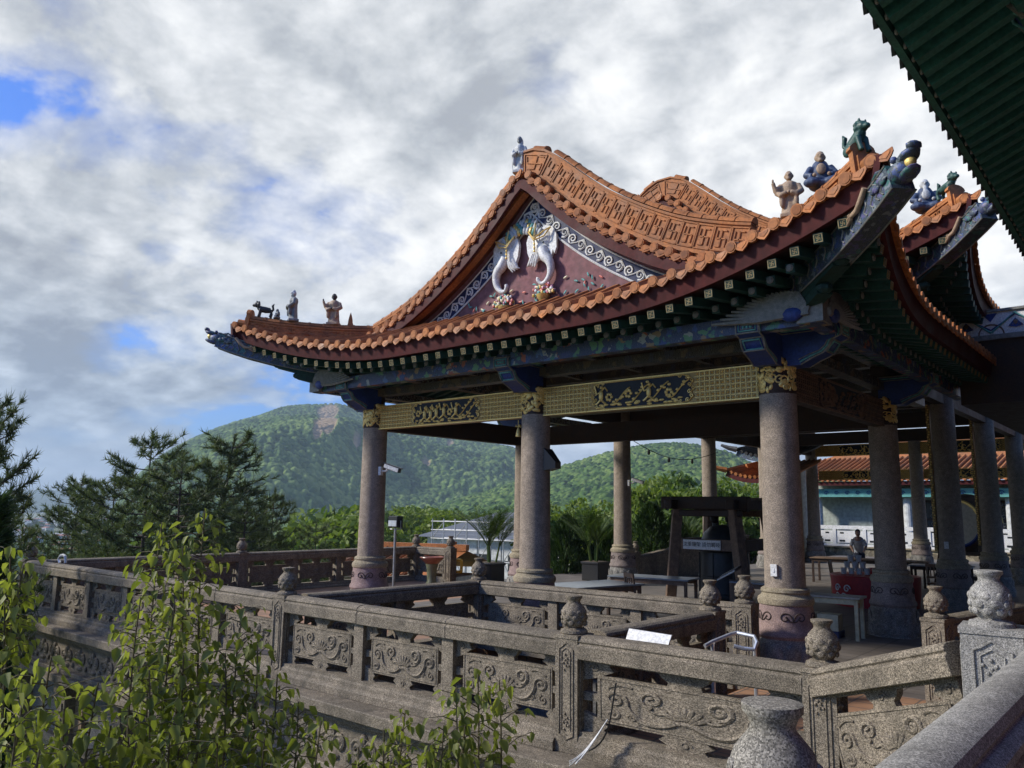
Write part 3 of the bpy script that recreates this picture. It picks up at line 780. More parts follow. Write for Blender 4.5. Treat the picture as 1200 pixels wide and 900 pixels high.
    def gable(s, root, roof):
        Yr = s.Yr; yw = Yr-.03; ye = Yr-.46
        g = MB()
        ts = [i*.2 for i in range(23)]
        prof = [(XC-t, s.zs(t)-.04) for t in reversed(ts)]+[(XC+t, s.zs(t)-.04) for t in ts[1:]]
        g.prism([(XC-4.4,5.3+s.dz)]+prof+[(XC+4.4,5.3+s.dz)], lambda u,v,w: (u,w,v), yw, yw+.25)
        wall = part('gable_wall', g, M['gable'], root, True)
        # overhanging verge: soffit, maroon barge board, tile ends
        mb = MB()
        for k in range(len(prof)-1):
            (xa,za),(xb,zb) = prof[k],prof[k+1]
            mb.hexa([(xa,ye+.04,za-.0),(xb,ye+.04,zb-.0),(xb,yw+.01,zb-.0),(xa,yw+.01,za-.0),(xa,ye+.04,za+.06),(xb,ye+.04,zb+.06),(xb,yw+.01,zb+.06),(xa,yw+.01,za+.06)])
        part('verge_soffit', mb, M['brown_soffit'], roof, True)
        mb = MB(); path = [Vector((x,ye+.02,z)) for x,z in prof]
        mb.sweep(path, [(-.03,-.09),(.03,-.09),(.03,.10),(-.03,.10)])
        part('barge_board', mb, M['maroon'], roof, True)
        te = MB(); br = MB()
        for sg in (-1,1):
            P = resample([Vector((XC+sg*t, ye-.03, s.zs(t)+.02)) for t in [i*.1 for i in range(1,45)]], 80)
            L = sum((b-a).length for a,b in zip(P,P[1:])); n = int(L/.285)
            Q = resample(P, n+1)
            for a,b in zip(Q,Q[1:]):
                T = (b-a) if sg > 0 else (a-b)
                s.edge_tile(te, a, T, Vector((0,-1,0)))
                V = Vector((0,0,1)).cross(T).normalized(); nrm = T.normalized().cross(Vector((0,-1,0)));  nrm = nrm if nrm.z > 0 else -nrm
                c = a+nrm*.135; br.tube([c, c+Vector((0,.36,.05))], .068, 6)
                c2 = a+T*.5+nrm*.03; br.bar(c2, c2+Vector((0,.5,.04)), .2, .02, 0, nrm)
        part('verge_edge_tiles', te, M['tile'], roof, True, smooth=30); part('verge_tile_rows', br, M['tile'], roof, True, smooth=50)
        # blue and white scroll border
        bl = MB(); sc = MB(); off = [.02,.30]
        pb = [(XC+sg*t) for sg,t in ()]
        line = [Vector((XC+u, yw-.012, s.zs(abs(u))-.04)) for u in [-4.3+i*.1 for i in range(87)]]
        def inset(d):
            out = []
            for i,p in enumerate(line):
                t = (line[min(i+1,len(line)-1)]-line[max(i-1,0)]).normalized(); out.append(p+Vector((t.z,0,-t.x))*d)
            return [q for q in out]
        A, B = inset(.13), inset(.42)
        A = [q for q in A]; B = [Vector((q.x,q.y,q.z)) for q in B]
        n = len(A)
        bl.add(A+B+[q+Vector((0,.02,0)) for q in A]+[q+Vector((0,.02,0)) for q in B], [(i,i+1,n+i+1,n+i) for i in range(n-1)]+[(n+i,n+i+1,3*n+i+1,3*n+i) for i in range(n-1)])
        part('border_ground', bl, M['navy'], wall, True)
        for d in (.13,.42):
            sc.tube([q+Vector((0,-.006,0)) for q in inset(d)], .014 if d < .2 else .02, 5)
        mid = resample(inset(.275), 44)
        for i in range(1,43):
            p = mid[i]; t = (mid[i+1]-mid[i-1]).normalized(); nn = Vector((t.z,0,-t.x))
            sg = 1 if i % 2 else -1
            sp_ = spiral(0,0,.10,1.5,PI/2,sg,14)
            sc.tube([p+t*a+nn*(b*.95)+Vector((0,-.008,0)) for a,b in sp_], [.021-.009*k/14 for k in range(15)], 5)
            q = mid[i+1]
            sc.tube([p+nn*.10*sg+Vector((0,-.008,0)), p.lerp(q,.5)+nn*.02*sg+Vector((0,-.008,0)), q-nn*.10*sg+Vector((0,-.008,0))], .012, 5)
        part('border_scroll', sc, M['white'], wall, True)
        s.wall = wall; s.yw = yw
    def fret(s, mb, P, hb, ht, y, depth=.010):
        """interlocking key fret along the foot line P (list of points) between heights hb..ht"""
        L = sum((b-a).length for a,b in zip(P,P[1:])); n = max(2,int(L/.30)); Q = resample(P, n*4+1)
        h = ht-hb; e = .014
        def at(i, v):
            i = min(max(i,0), len(Q)-1); k = int(i); k2 = min(k+1,len(Q)-1); p = Q[k].lerp(Q[k2], i-k)
            t = (Q[k2]-Q[max(k-1,0)]).normalized(); nn = Vector((-t.z,0,t.x)); nn = nn if nn.z > 0 else -nn
            return Vector((p.x, p.y, p.z))+nn*(hb+h*v)+s.fn*depth*.4
        def seg(a,b): mb.bar(at(*a), at(*b), .019, depth*2, 0, s.fn)
        for c in range(n):
            i = c*4
            seg((i+.2,.08),(i+3.8,.08)); seg((i+.2,.92),(i+3.8,.92)); seg((i+.2,.08),(i+.2,.92)); seg((i+3.8,.08),(i+3.8,.92))
            seg((i+2,.22),(i+2,.78)); seg((i+.9,.5),(i+3.1,.5))
            seg((i+2,.78),(i+3.1,.78)); seg((i+3.1,.5),(i+3.1,.22)); seg((i+2,.22),(i+.9,.22)); seg((i+.9,.5),(i+.9,.78))
    def ridge(s, name, root, P, h0, h1, w=.16, fretn=Vector((0,-1,0)), cap=True, both=False):
        """a raised ridge wall on the foot line P, fret on its face, half-round cap tiles"""
        mb = MB(); e = .03
        mb.sweep(P, [(-w/2,h0-.25),(w/2,h0-.25),(w/2,h1),(-w/2,h1)])
        for d in (h0+.0, h1-.02):
            mb.sweep(P, [(-w/2-e,d-.02),(w/2+e,d-.02),(w/2+e,d+.02),(-w/2-e,d+.02)])
        o = part(name, mb, M['tile_ridge'], root, True)
        f = MB()
        s.fn = fretn
        f2 = fretn*(w/2+.004)
        s.fret(f, [q+f2 for q in P], h0+.03, h1-.04, 0)
        if both:
            s.fn = -fretn; s.fret(f, [q-f2 for q in P], h0+.03, h1-.04, 0)
        part('fret_relief', f, M['tile_ridge'], o, True)
        if cap:
            c = MB(); L = sum((b-a).length for a,b in zip(P,P[1:])); n = max(2,int(L/.3)); Q = resample(P, n+1)
            for a,b in zip(Q,Q[1:]):
                t = (b-a).normalized(); r = t.cross(Vector((0,0,1))).normalized(); u = r.cross(t)
                A = a+u*(h1+.015); B = b+u*(h1+.015)
                pr = [(.10*math.cos(PI*i/6), .085*math.sin(PI*i/6)) for i in range(7)]
                c.sweep([A, B-(B-A)*.04], pr)
                c.sweep([B-(B-A)*.12, B], [(x*1.12,z*1.12) for x,z in pr])
            part('cap_tiles', c, M['tile_ridge'], o, True, smooth=45)
        return o
    def ridges(s, root):
        Yr = s.Yr; yv = Yr-.23
        us = [-4.15+i*.1 for i in range(84)]
        P = [Vector((XC+u, yv, s.zs(abs(u))+.14-(.08*max(0,1-abs(u)/.6)))) for u in us]
        P = [P[0]]+[(P[i-1]+P[i]*2+P[i+1])/4 for i in range(1,len(P)-1)]+[P[-1]]
        k0 = next(i for i,q in enumerate(P) if q.x > XC-.12)
        if s.dz: s.ridge('gable_ridge', root, P, .12, .63)
        else: s.ridge('gable_ridge', root, P[k0:], .12, .63); s.ridge('gable_ridge', root, P[:k0], .08, .25)
        for sg in (-1,1):
            P = [s.hip(t,sg)+Vector((0,0,.08)) for t in [i/12*.95-.09 for i in range(13)]]
            d = (P[-1]-P[0]); nrm = Vector((d.y,-d.x,0)).normalized(); nrm = nrm if nrm.y < 0 else -nrm
            o = s.ridge('hip_ridge', root, P, .02, .19, .16, nrm, True, True)
            # end block
            mb = MB(); e = P[-1]; t = (P[-1]-P[-2]).normalized(); r = t.cross(Vector((0,0,1))).normalized()
            u = r.cross(t); k = [(.16*math.cos(PI*i/8), .30+.11*math.sin(PI*i/8)) for i in range(9)]+[(-.13,.28),(-.13,-.05),(.13,-.05),(.13,.28)]
            mb.prism(k, lambda a,b,w: e+r*a+u*b+t*w, -.02, .06)
            mb.prism([(.09,.0),(.09,.22),(-.09,.22),(-.09,.0)], lambda a,b,w: e+r*a+u*b+t*w, .06, .085)
            c = e+t*.12+u*.08; mb.tube([c-t*.2, c+t*.12], .085, 10)
            part('ridge_end_tile', mb, M['tile_ridge'], o, True)
    def eaves(s, root, full):
        Yr, dz = s.Yr, s.dz
        fx = [XC+6.68*i/40 for i in range(-40,41)]
        F = [s.front(x) for x in fx]
        def strip(pts, inn, name, mat):
            mb = MB(); n = len(pts)
            A = [p+i*.05+Vector((0,0,.12)) for p,i in zip(pts,inn)]; B = [p+i*.10+Vector((0,0,-.175)) for p,i in zip(pts,inn)]
            C = [p+i*.17+Vector((0,0,-.175)) for p,i in zip(pts,inn)]; D = [p+i*.12+Vector((0,0,.12)) for p,i in zip(pts,inn)]
            mb.add(A+B+C+D, [(k*n+i,k*n+i+1,((k+1)%4)*n+i+1,((k+1)%4)*n+i) for k in range(4) for i in range(n-1)]+[(0,n,2*n,3*n),(n-1,2*n-1,3*n-1,4*n-1)])
            return part(name, mb, mat, root, True)
        strip(F, [Vector((0,1,0))]*len(F), 'eave_board', M['maroon'])
        sides = {}
        for sg in (-1,1):
            ys = [s.yc+s.ylen*i/40 for i in range(41)]
            sides[sg] = [s.side(y,sg) for y in ys]
            strip(sides[sg], [Vector((-sg,0,0))]*41, 'eave_board', M['maroon'])
        zin = 5.30+dz
        def hipb(a):   # underside of the corner beam
            return 5.32+dz+.42*a/2.27
        def inner_front(x):
            a = abs(x-XC)
            if a <= 4.41: return Vector((x, Yr+.1, zin))
            k = min(2.27, a-4.41); return Vector((x, Yr-k*.97, hipb(k)))
        def inner_side(y, sg):
            if y >= Yr: return Vector((XC+sg*4.3, y, zin))
            k = min(2.27, (Yr-y)/.97); return Vector((XC+sg*(4.41+k), y, hipb(k)))
        sf = MB()
        sf.grid([[p+Vector((0,.12,-.15)), p.lerp(inner_front(p.x),.5)+Vector((0,0,-.07)), inner_front(p.x)+Vector((0,0,.0))] for p in F])
        for sg in (-1,1): sf.grid([[p+Vector((-sg*.12,0,-.15)), p.lerp(inner_side(p.y,sg),.5)+Vector((0,0,-.07)), inner_side(p.y,sg)] for p in sides[sg]])
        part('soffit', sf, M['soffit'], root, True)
        # rafters
        def raf(mb, e, i, w=.115, h=.12, plate=True):
            d = (i-e); L = d.length
            if L < .15: return
            d.normalize(); mb.bar(e, i, w, h, 0)
            if plate:
                r = d.cross(Vector((0,0,1))).normalized(); u = r.cross(d); q = e-d*.004
                for a,b,ww,hh in ((0,.045,.105,.011),(0,-.045,.105,.011),(.047,0,.011,.10),(-.047,0,.011,.10),(0,0,.05,.009),(0,.0,.009,.05),(.022,-.012,.009,.024),(-.022,.012,.009,.024),(-.012,-.024,.024,.009),(.012,.024,.024,.009)):
                    c = q+r*a+u*b; mb.bar(c-d*.004, c+d*.004, ww, hh, 1)
        low = MB()
        for i in range(-21,22):
            x = XC+.305*i; p = s.front(x); e = p+Vector((0,.16,-.265)); n = inner_front(x)+Vector((0,0,-.07))
            if abs(x-XC) > 6.3: continue
            mb = MB(); raf(mb, e, n)
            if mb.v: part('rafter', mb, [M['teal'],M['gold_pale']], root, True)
            x2 = x+.15; p = s.front(x2); k = p.lerp(inner_front(x2), .34)+Vector((0,0,-.33)); n2 = inner_front(x2)+Vector((0,0,-.2))
            if abs(x2-XC) < 5.6: raf(low, k, n2, .11, .11, False); low.ell(k+Vector((0,-.02,.0)), (.05,.02,.05), 6, 4, 1)
        stuff = MB()
        for sg in (1,-1):
            for i in range(1,int(s.ylen/.305)-1):
                y = s.yc+.305*(i+.5); p = s.side(y,sg); e = p+Vector((-sg*.16,0,-.265)); n = inner_side(y,sg)+Vector((0,0,-.07))
                if sg > 0 and full and i < 30:
                    mb = MB(); raf(mb, e, n)
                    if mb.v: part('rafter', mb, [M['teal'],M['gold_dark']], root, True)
                else: raf(stuff, e, n, plate=False)
                k = p.lerp(inner_side(y,sg),.34)+Vector((0,0,-.33)); raf(low, k, inner_side(y,sg)+Vector((0,0,-.2)), .11,.11, False)
                low.ell(k+Vector((sg*.02,0,0)), (.02,.05,.05), 6, 4, 1)
        o = part('lower_rafters', low, [M['teal'],M['silver']], root, True); o['kind'] = 'stuff'
        o = part('side_rafters', stuff, M['teal'], root, True); o['kind'] = 'stuff'
        # corner beams with a painted dragon head
        for sg in (-1,1):
            pts = []
            for t in (0,.25,.5,.75,.9,1.0):
                pts.append(Vector((XC+sg*(4.9+1.93*t), Yr-.53-1.86*t, 5.10+dz+.38*t+.22*t**3)))
            mb = MB()
            def ring(p, i):
                t = pts[min(i+1,5)]-pts[max(i-1,0)]; t.normalize(); r = t.cross(Vector((0,0,1))).normalized(); u = r.cross(t); return t,r,u
            mb.sweep(pts, [(-.13,-.15),(.13,-.15),(.13,.16),(-.13,.16)])
            b = part('corner_beam', mb, M['dragon'], root, True)
            ln = MB()
            for side in (-1,1):
                for hh in (-.155,.155):
                    ln.tube([pts[i]+ring(pts[i],i)[1]*side*.135+ring(pts[i],i)[2]*hh for i in range(6)], .012, 5)
                for k in range(14):
                    t = .06+.9*k/14; i = min(4,int(t*5)); p = pts[i].lerp(pts[i+1], t*5-i); _,r,u = ring(p,i)
                    ln.tube([p+r*side*.135+u*q+_*(.04*math.sin(q*30)) for q in (-.11,-.05,.02,.08,.13)], .010, 4)
            part('outline', ln, M['silver'], b, True)
            lo = MB(); p0 = Vector((XC+sg*4.5,Yr-.15,4.98+dz)); _,r,u = ring(pts[1],1)
            for k,(t0,t1,dd) in enumerate(((.0,.52,-.23),(0,.36,-.36))):
                a = pts[0].lerp(pts[5],t0)+Vector((0,0,dd)); c = pts[0].lerp(pts[5],t1)+Vector((0,0,dd+.02))
                lo.bar(a, c, .22-.02*k, .15); lo.ell(c, (.11,.11,.075), 8, 5)
            part('lower_corner_beam', lo, M['soffit_green'], b, True)
            hd = MB(); p = pts[-1]; t,r,u = ring(p,5)
            rot = Matrix((t,r,u)).transposed()
            hd.ell(p+t*.02+u*.02, (.20,.145,.12), 12, 8, 0, rot)           # head
            hd.ell(p+t*.20+u*.09, (.16,.11,.055), 10, 6, 0, rot)           # upper jaw
            hd.ell(p+t*.15-u*.08, (.14,.10,.045), 10, 6, 0, rot)           # lower jaw
            hd.ell(p+t*.33+u*.13, (.06,.09,.05), 8, 5, 0, rot)             # snout
            for q in (-1,1):
                hd.ell(p+t*.10+r*q*.09+u*.14, .04, 8, 5, 0)
                hd.tube([p-t*.02+r*q*.09+u*.12, p-t*.16+r*q*.13+u*.20, p-t*.30+r*q*.12+u*.19], [.03,.022,.008], 6)
                for k in range(4): hd.ell(p-t*(.08+.06*k)+r*q*.15+u*(.02+.03*(k%2)), (.07,.02,.045), 6, 4, 0, rot)
            h = part('dragon_head', hd, M['dragon'], b, True, smooth=60)
            hp = MB(); hp.ell(p+t*.21+u*.015, .062, 10, 7); part('gold_ball', hp, M['gold'], h, True, smooth=True)
            cl = MB(); c0 = pts[3].lerp(pts[4],.3)+r*(-1 if r.y > 0 else 1)*.17+u*.06
            cl.tube([c0-t*.14+u*.0, c0-t*.02-u*.02, c0+t*.10+u*.03, c0+t*.22+u*.10], [.028,.034,.036,.03], 7)
            for q in (-1,0,1): cl.tube([c0-t*.14+u*q*.02, c0-t*.24+u*(q*.06+.02), c0-t*.27+u*(q*.07+.06)], [.025,.02,.006], 6)
            part('dragon_claw', cl, M['st_beige'], b, True, smooth=60)

def column(root, x, y, z0, top, cap=None, r=.265, band='granite_pink'):
    """round granite column on a carved lotus pedestal"""
    mb = MB(); mb.lathe((x,y,z0), [(r*1.03,1.16),(r,2.2),(r*.955,top-z0)], 32)
    c = part('column', mb, M['granite_col'], root, True, smooth=40)
    mb = MB()
    mb.lathe((x,y,z0), [(r*1.1,1.185),(r*1.22,1.165),(r*1.24,1.13),(r*1.18,1.11),(r*1.2,1.09),(r*1.38,1.05),(r*1.42,1.01),(r*1.38,.965),(r*1.28,.95)], 32)
    part('ring_moulding', mb, M['granite_buff'], c, True, smooth=35)
    mb = MB(); mb.lathe((x,y,z0), [(r*1.32,.96),(r*1.36,.80),(r*1.42,.64),(r*1.52,.60),(r*1.54,.56),(r*1.46,.52)], 32)
    b = part('carved_band', mb, M[band], c, True, smooth=35)
    g = MB(); n = 5
    for k in range(n):
        a0 = 2*PI*k/n+.3
        for s_ in (-1,1):
            pts = spiral(0,0,.075,1.2,PI,-1)
            pp = []
            for q,zz in [(-.20,.03),(-.16,-.03),(-.12,-.04)]+[(-.03+q_*1.0,z_+.02) for q_,z_ in reversed(pts)][-1:]+[(q_-.03,z_+.01) for q_,z_ in pts]:
                zc = .795+zz; rr = r*(1.36+.0*zz)*(1+.0) ; rr = r*(1.32+(.96-zc)/.32*.10)+.002
                a = a0+s_*(q+.12+.0)/rr*1.15; pp.append((x+rr*math.cos(a), y+rr*math.sin(a), z0+zc))
            g.tube(pp, .009, 4)
    part('scroll_groove', g, M['groove'], b, True)
    mb = MB()
    mb.lathe((x,y,z0), [(r*1.44,.53),(r*1.5,.45),(r*1.66,.22),(r*1.74,.12),(r*1.74,.0)], 32)
    for k in range(12):
        a = 2*PI*k/12
        for q,(rr,zz,w,hh) in enumerate(((1.57,.33,.10,.14),(1.70,.12,.11,.10))):
            aa = a+(PI/12 if q else 0)
            mb.ell((x+r*rr*math.cos(aa), y+r*rr*math.sin(aa), z0+zz), (.025,w,hh), 8, 6, 0, Matrix.Rotation(aa,3,'Z'))
    part('lotus_base', mb, M['granite_base'], c, True, smooth=50)
    if cap:
        mb = MB(); zb = cap
        rr = r*.96
        mb.lathe((x,y,zb), [(rr+.004,0),(rr+.004,.50)], 32)
        cpl = part('gilded_capital', mb, M['timber'], c, True, smooth=40)
        g = MB(); q = random.Random(int(abs(x*100)))
        for k in range(46):
            a = q.uniform(-2.6,-.1) if k < 34 else q.uniform(0,2*PI); zz = q.uniform(.03,.48)
            sx = q.uniform(.025,.055); rot = Matrix.Rotation(a,3,'Z')@Matrix.Rotation(q.uniform(0,3),3,'X')
            g.ell((x+rr*math.cos(a)*1.02,y+rr*math.sin(a)*1.02,zb+zz), (.014,sx,sx*1.6), 7, 5, 0, rot)
        for k in range(12):
            a = q.uniform(-2.6,-.1); z_ = q.uniform(.06,.40); pts = spiral(0,0,.07,1.2,q.uniform(0,6),1,10)
            g.tube([(x+(rr+.012)*math.cos(a+u/rr), y+(rr+.012)*math.sin(a+u/rr), zb+z_+v) for u,v in pts], .013, 5)
        part('gold_foliage', g, M['gold'], cpl, True, smooth=60)
    return c

def bracket(root, x, y, z, ax, sg):
    """scroll-ended cantilever arm, blue with pale outlines; ax 0 = along X, 1 = along Y"""
    poly = [(0,.02),(.42,.02),(.58,.10),(.66,.13),(.74,.16),(.82,.24),(.86,.33),(.98,.37),(1.0,.48),(.98,.55),(0,.55)]
    L = .98
    fn = (lambda u,v,w: (x+w, y+sg*u*L, z+v)) if ax else (lambda u,v,w: (x+sg*u*L, y+w, z+v))
    mb = MB(); mb.prism(poly, fn, -.16, .16)
    b = part('bracket_arm', mb, M['blue'], root, True)
    ln = MB(); li = MB()
    for w in (-.165,.165):
        ln.tube([fn(u,v,w) for u,v in poly[1:]], .014, 5)
        ins = [(u*.93-.0,.285+(v-.285)*.72) for u,v in poly[1:]]
        ln.tube([fn(u,v,w) for u,v in ins], .008, 5)
        ins = [(u*.965,.285+(v-.285)*.86) for u,v in poly[1:]]
        li.tube([fn(u,v,w) for u,v in ins], .012, 5)
    e = 1.005
    for a,r_,t in (((.155,.54,.38),.014,ln),((.12,.51,.41),.012,li),((.09,.485,.435),.008,ln)):
        w,v1,v0 = a; t.tube([fn(e,v0,-w),fn(e,v1,-w),fn(e,v1,w),fn(e,v0,w),fn(e,v0,-w)], r_, 5)
    for a,r_,t in (((.155,.33,.17),.014,ln),((.12,.30,.19),.012,li)):
        w,v1,v0 = a; t.tube([fn(.88,v1,-w),fn(.88,v1,w),fn(.78,v0,w),fn(.78,v0,-w),fn(.88,v1,-w)], r_, 5)
    for k in range(3): li.ell(fn(e,.46,-.05+.05*k), .022, 6, 4)
    part('white_outline', ln, M['silver'], b, True); part('green_outline', li, M['teal_pale'], b, True)
    return b

def gold_beam(root, a, b, z0, h, face, gm='gold'):
    """lattice-gilded beam between two columns with a black inlay of gilt figures"""
    a = Vector(a); b = Vector(b); d = (b-a).normalized(); L = (b-a).length; f = Vector(face)
    mb = MB(); mb.bar(a+Vector((0,0,z0+h/2)), b+Vector((0,0,z0+h/2)), .18, h)
    bm_ = part('gold_beam', mb, M['gold_dark' if gm == 'gold' else 'timber'], root, True)
    P = lambda u,v,w: a+d*u+Vector((0,0,z0+v))+f*(.09+w)
    g = MB(); step = .082
    lo, hi = L*.26, L*.74
    n = int(L/step)
    for i in range(n):
        u = step*(i+.5)
        for j in range(6):
            v = .045+.0805*j
            if lo-.02 < u < hi+.02 and .02 < v < h-.02: continue
            c = P(u,v,0)
            e = .026
            g.add([P(u-e,v,0),P(u,v-e,0),P(u+e,v,0),P(u,v+e,0),P(u,v,.026)], [(0,1,4),(1,2,4),(2,3,4),(3,0,4)])
        if not lo-.03 < u < hi+.0: g.bar(P(u+step/2,.015,.004), P(u+step/2,h-.015,.004), .009, .012, 0, f)
    for j in range(7):
        v = .005+.0805*j
        for (q0,q1) in ((.0,lo),(hi,L)): g.bar(P(q0,v,.004), P(q1,v,.004), .009, .012, 0, f)
    for v in (.006,h-.006): g.bar(P(0,v,.008),P(L,v,.008), .02,.02,0,f)
    part('gilt_lattice', g, M[gm], bm_, True)
    mb = MB(); c = (lo+hi)/2; hw = (hi-lo)/2
    out = [(-hw,.5),(-hw+.06,.62),(-hw+.02,.75),(-hw+.10,.90),(-hw+.22,.95),(hw-.22,.95),(hw-.10,.90),(hw-.02,.75),(hw-.06,.62),(hw,.5),(hw-.06,.38),(hw-.02,.25),(hw-.10,.10),(hw-.22,.05),(-hw+.22,.05),(-hw+.10,.10),(-hw+.02,.25),(-hw+.06,.38)]
    mb.prism([(c+u,v*h) for u,v in out], P, -.005, .008)
    ins = part('black_inlay', mb, M['inlay'], bm_, True)
    g = MB(); q = random.Random(int(abs(a.x*37+a.y*11)))
    g.tube([P(c+u,v*h,.012) for u,v in out+out[:1]], .011, 5)
    for u,v in out:
        g.tube([P(c+u*.97+s_,v*h*.94+.015+t_,.014) for s_,t_ in spiral(0,0,.035,1.2,q.uniform(0,6),1,10)], .009, 5)
    x = -hw+.2
    while x < hw-.18:                                 # gilt figures, branches and flowers
        kind = q.random()
        v0 = q.uniform(.16,.30)*h
        if kind < .4:                                 # a small figure with raised arms
            H = q.uniform(.24,.30)
            g.ell(P(c+x,v0+H*.45,.02), (.045,.03,.10), 7,5); g.ell(P(c+x+.015,v0+H*.95,.02), .032, 7,5)
            for s_ in (-1,1): g.tube([P(c+x,v0+H*.7,.02),P(c+x+s_*.08,v0+H*(.75+.2*s_),.025),P(c+x+s_*.13,v0+H*(.9-.2*s_),.02)], .014, 5)
            for s_ in (-1,1): g.tube([P(c+x,v0+H*.25,.02),P(c+x+s_*.05,v0+H*.05,.022),P(c+x+s_*.1,v0-.02,.02)], .018, 5)
        elif kind < .75:
            pts = bez((c+x-.12,v0),(c+x,v0+.05),(c+x+.05,v0+.2),(c+x+.2,v0+.26)); g.tube([P(u,min(v,h*.9),.016) for u,v in pts], .012, 5)
            for u,v in pts[::2]: g.ell(P(u+q.uniform(-.04,.04),min(h*.88,v+q.uniform(-.05,.05)),.018), (.035,.016,.024), 6,4)
        else:
            for k in range(6): g.ell(P(c+x+.05*math.cos(k),v0+.12+.05*math.sin(k),.016), (.03,.016,.03), 6,4)
        for k in range(3): g.ell(P(c+x+q.uniform(-.1,.1), h*q.uniform(.1,.24), .014), (.05,.016,.02), 6,4)
        x += q.uniform(.15,.22)
    part('gilt_figures', g, M[gm], ins, True, smooth=60)
    return bm_
XL, XM, XR = -13.26, -8.84, -4.4
Y1, Y2 = 11.03, 16.1
def pavilion():
    t = thing('temple_pavilion', 'open temple pavilion with orange tiled roof, maroon elephant gable and granite columns', 'pavilion', (XC,Y1,0))
    RA = Roof(Y1, 0, 10.6, 14.2); RA.build(t)
    for x in (XL,XM,XR): column(t, x, Y1, 0, 4.35, 3.86)
    column(t, XL, Y2, 0, 4.35, 3.86); column(t, XR, Y2, 0, 4.35, 3.86, band='granite_pink_shaded')
    gold_beam(t, (XL+.22,Y1,0), (XM-.24,Y1,0), 3.83, .49, (0,-1,0))
    gold_beam(t, (XM+.24,Y1,0), (XR-.22,Y1,0), 3.83, .49, (0,-1,0))
    gold_beam(t, (XR,Y1+.24,0), (XR,Y2-.2,0), 3.83, .49, (1,0,0), 'timber_mid')
    mb = MB(); mb.bar((XL,Y1+.2,4.06),(XL,Y2-.2,4.06),.2,.46); mb.bar((XL+.2,Y2,4.06),(XR-.2,Y2,4.06),.2,.46); part('tie_beam', mb, M['timber'], t, True)
    mb = MB()
    for y in (Y1,Y2): mb.bar((XL-.5,y,4.62),(XR+.5,y,4.62),.22,.16); mb.bar((XL-.5,y,5.12),(XR+.5,y,5.12),.25,.22)
    for x in (XL,XR): mb.bar((x,Y1-.5,4.62),(x,19,4.62),.22,.16); mb.bar((x,Y1-.5,5.12),(x,19,5.12),.25,.22)
    part('wall_plate', mb, M['paint_brown'], t, True)
    for x,y in ((XL,Y1),(XM,Y1),(XR,Y1),(XL,Y2),(XR,Y2)):
        mb = MB(); mb.box(x-.13,x+.13,y-.13,y+.13,4.35,5.0); part('post_stub', mb, M['timber'], t, True)
    mb = MB(); mb.box(XL-.1,XR+.1,Y1-.1,19.3,5.24,5.30); part('ceiling', mb, M['timber'], t, True)
    mb = MB()
    for i in range(6): y = Y1+.9+i*1.35; mb.bar((XL,y,5.16),(XR,y,5.16),.16,.16)
    for i in range(5): x = XL+1.3+i*1.6; mb.bar((x,Y1,5.18),(x,19,5.18),.12,.12)
    part('ceiling_joist', mb, M['paint_brown'], t, True)
    mb = MB(); mb.bar((XL-1.0,Y1-.83,4.73),(XR+1.0,Y1-.83,4.73),.20,.24); part('eave_purlin', mb, M['paint'], t, True)
    for x,sg in ((XL,-1),(XR,1)):
        mb = MB(); mb.bar((x+sg*.83,Y1-1.0,4.735),(x+sg*.83,19,4.735),.20,.24); part('side_purlin', mb, M['paint'], t, True)
    for x in (XL,XM,XR): bracket(t, x, Y1, 4.22, 1, -1)
    for y in (Y1,Y2):
        bracket(t, XR, y, 4.22, 0, 1); bracket(t, XL, y, 4.22, 0, -1)
    # silver fan carving over each front corner
    for x,sg in ((XL,-1),(XR,1)):
        mb = MB(); cx, cy, cz = x+sg*.86, Y1-.84, 4.86
        mb.ell((cx,cy,cz+.05), (.19,.19,.24), 12, 8)
        mb.box(cx-.17,cx+.17,cy-.17,cy+.17,cz-.24,cz+.12)
        for ax in (0,1):
            for k in range(19):
                f = k/18; a = R(2+70*f); L = 1.35-.95*f**.7
                o = Vector((cx,cy-.14,cz-.12+.06*f)) if ax == 0 else Vector((cx+sg*.14,cy,cz-.12+.06*f))
                d = Vector((-sg*math.cos(a),0,math.sin(a)*.62)) if ax == 0 else Vector((0,math.cos(a),math.sin(a)*.62))
                nn = Vector((0,-.05,0)) if ax == 0 else Vector((sg*.05,0,0))
                mb.tube([o+nn, o+d*L*.5+nn*1.3+Vector((0,0,-.03)), o+d*L+nn], [.03,.045,.02], 5)
        part('feather_carving', mb, M['silver'], t, True, smooth=50)
        mb = MB(); mb.ell((cx-sg*.22,cy-.19,cz-.1), (.16,.06,.11), 10,6); part('cloud_carving', mb, M['blue'], t, True, smooth=60); mb = MB(); mb.ell((cx+sg*.19,cy+.2,cz-.1), (.06,.16,.11), 10,6); part('cloud_carving', mb, M['blue'], t, True, smooth=60)
    # bells on the corner beams are left to the roof; gable relief
    w = RA.wall; yw = RA.yw-.02
    G = lambda u,v,d=0: Vector((XC+u, yw-d, v))
    G0 = G; K = .82
    def head(cx, cz, s, name):
        mb = MB()
        G = lambda u,v,d=0: G0(cx+(u-cx)*K, cz+(v-cz)*K, d*K)
        e = lambda u,v,d,r,rot=0: mb.ell(G(cx+s*u,cz+v,d), tuple(a*K for a in r), 12, 8, 0, Matrix.Rotation(s*rot,3,'Y'))
        e(.06,.06,.0,(.31,.15,.35),.1); e(-.05,-.12,.04,(.2,.13,.3),.2)
        # ears with a ragged lower edge
        mb.prism([(cx+s*a,cz+b) for a,b in ((.14,.36),(.34,.30),(.45,.10),(.46,-.20),(.40,-.34),(.36,-.22),(.31,-.40),(.27,-.24),(.2,-.30),(.12,-.1))][::s], G, .02, .09)
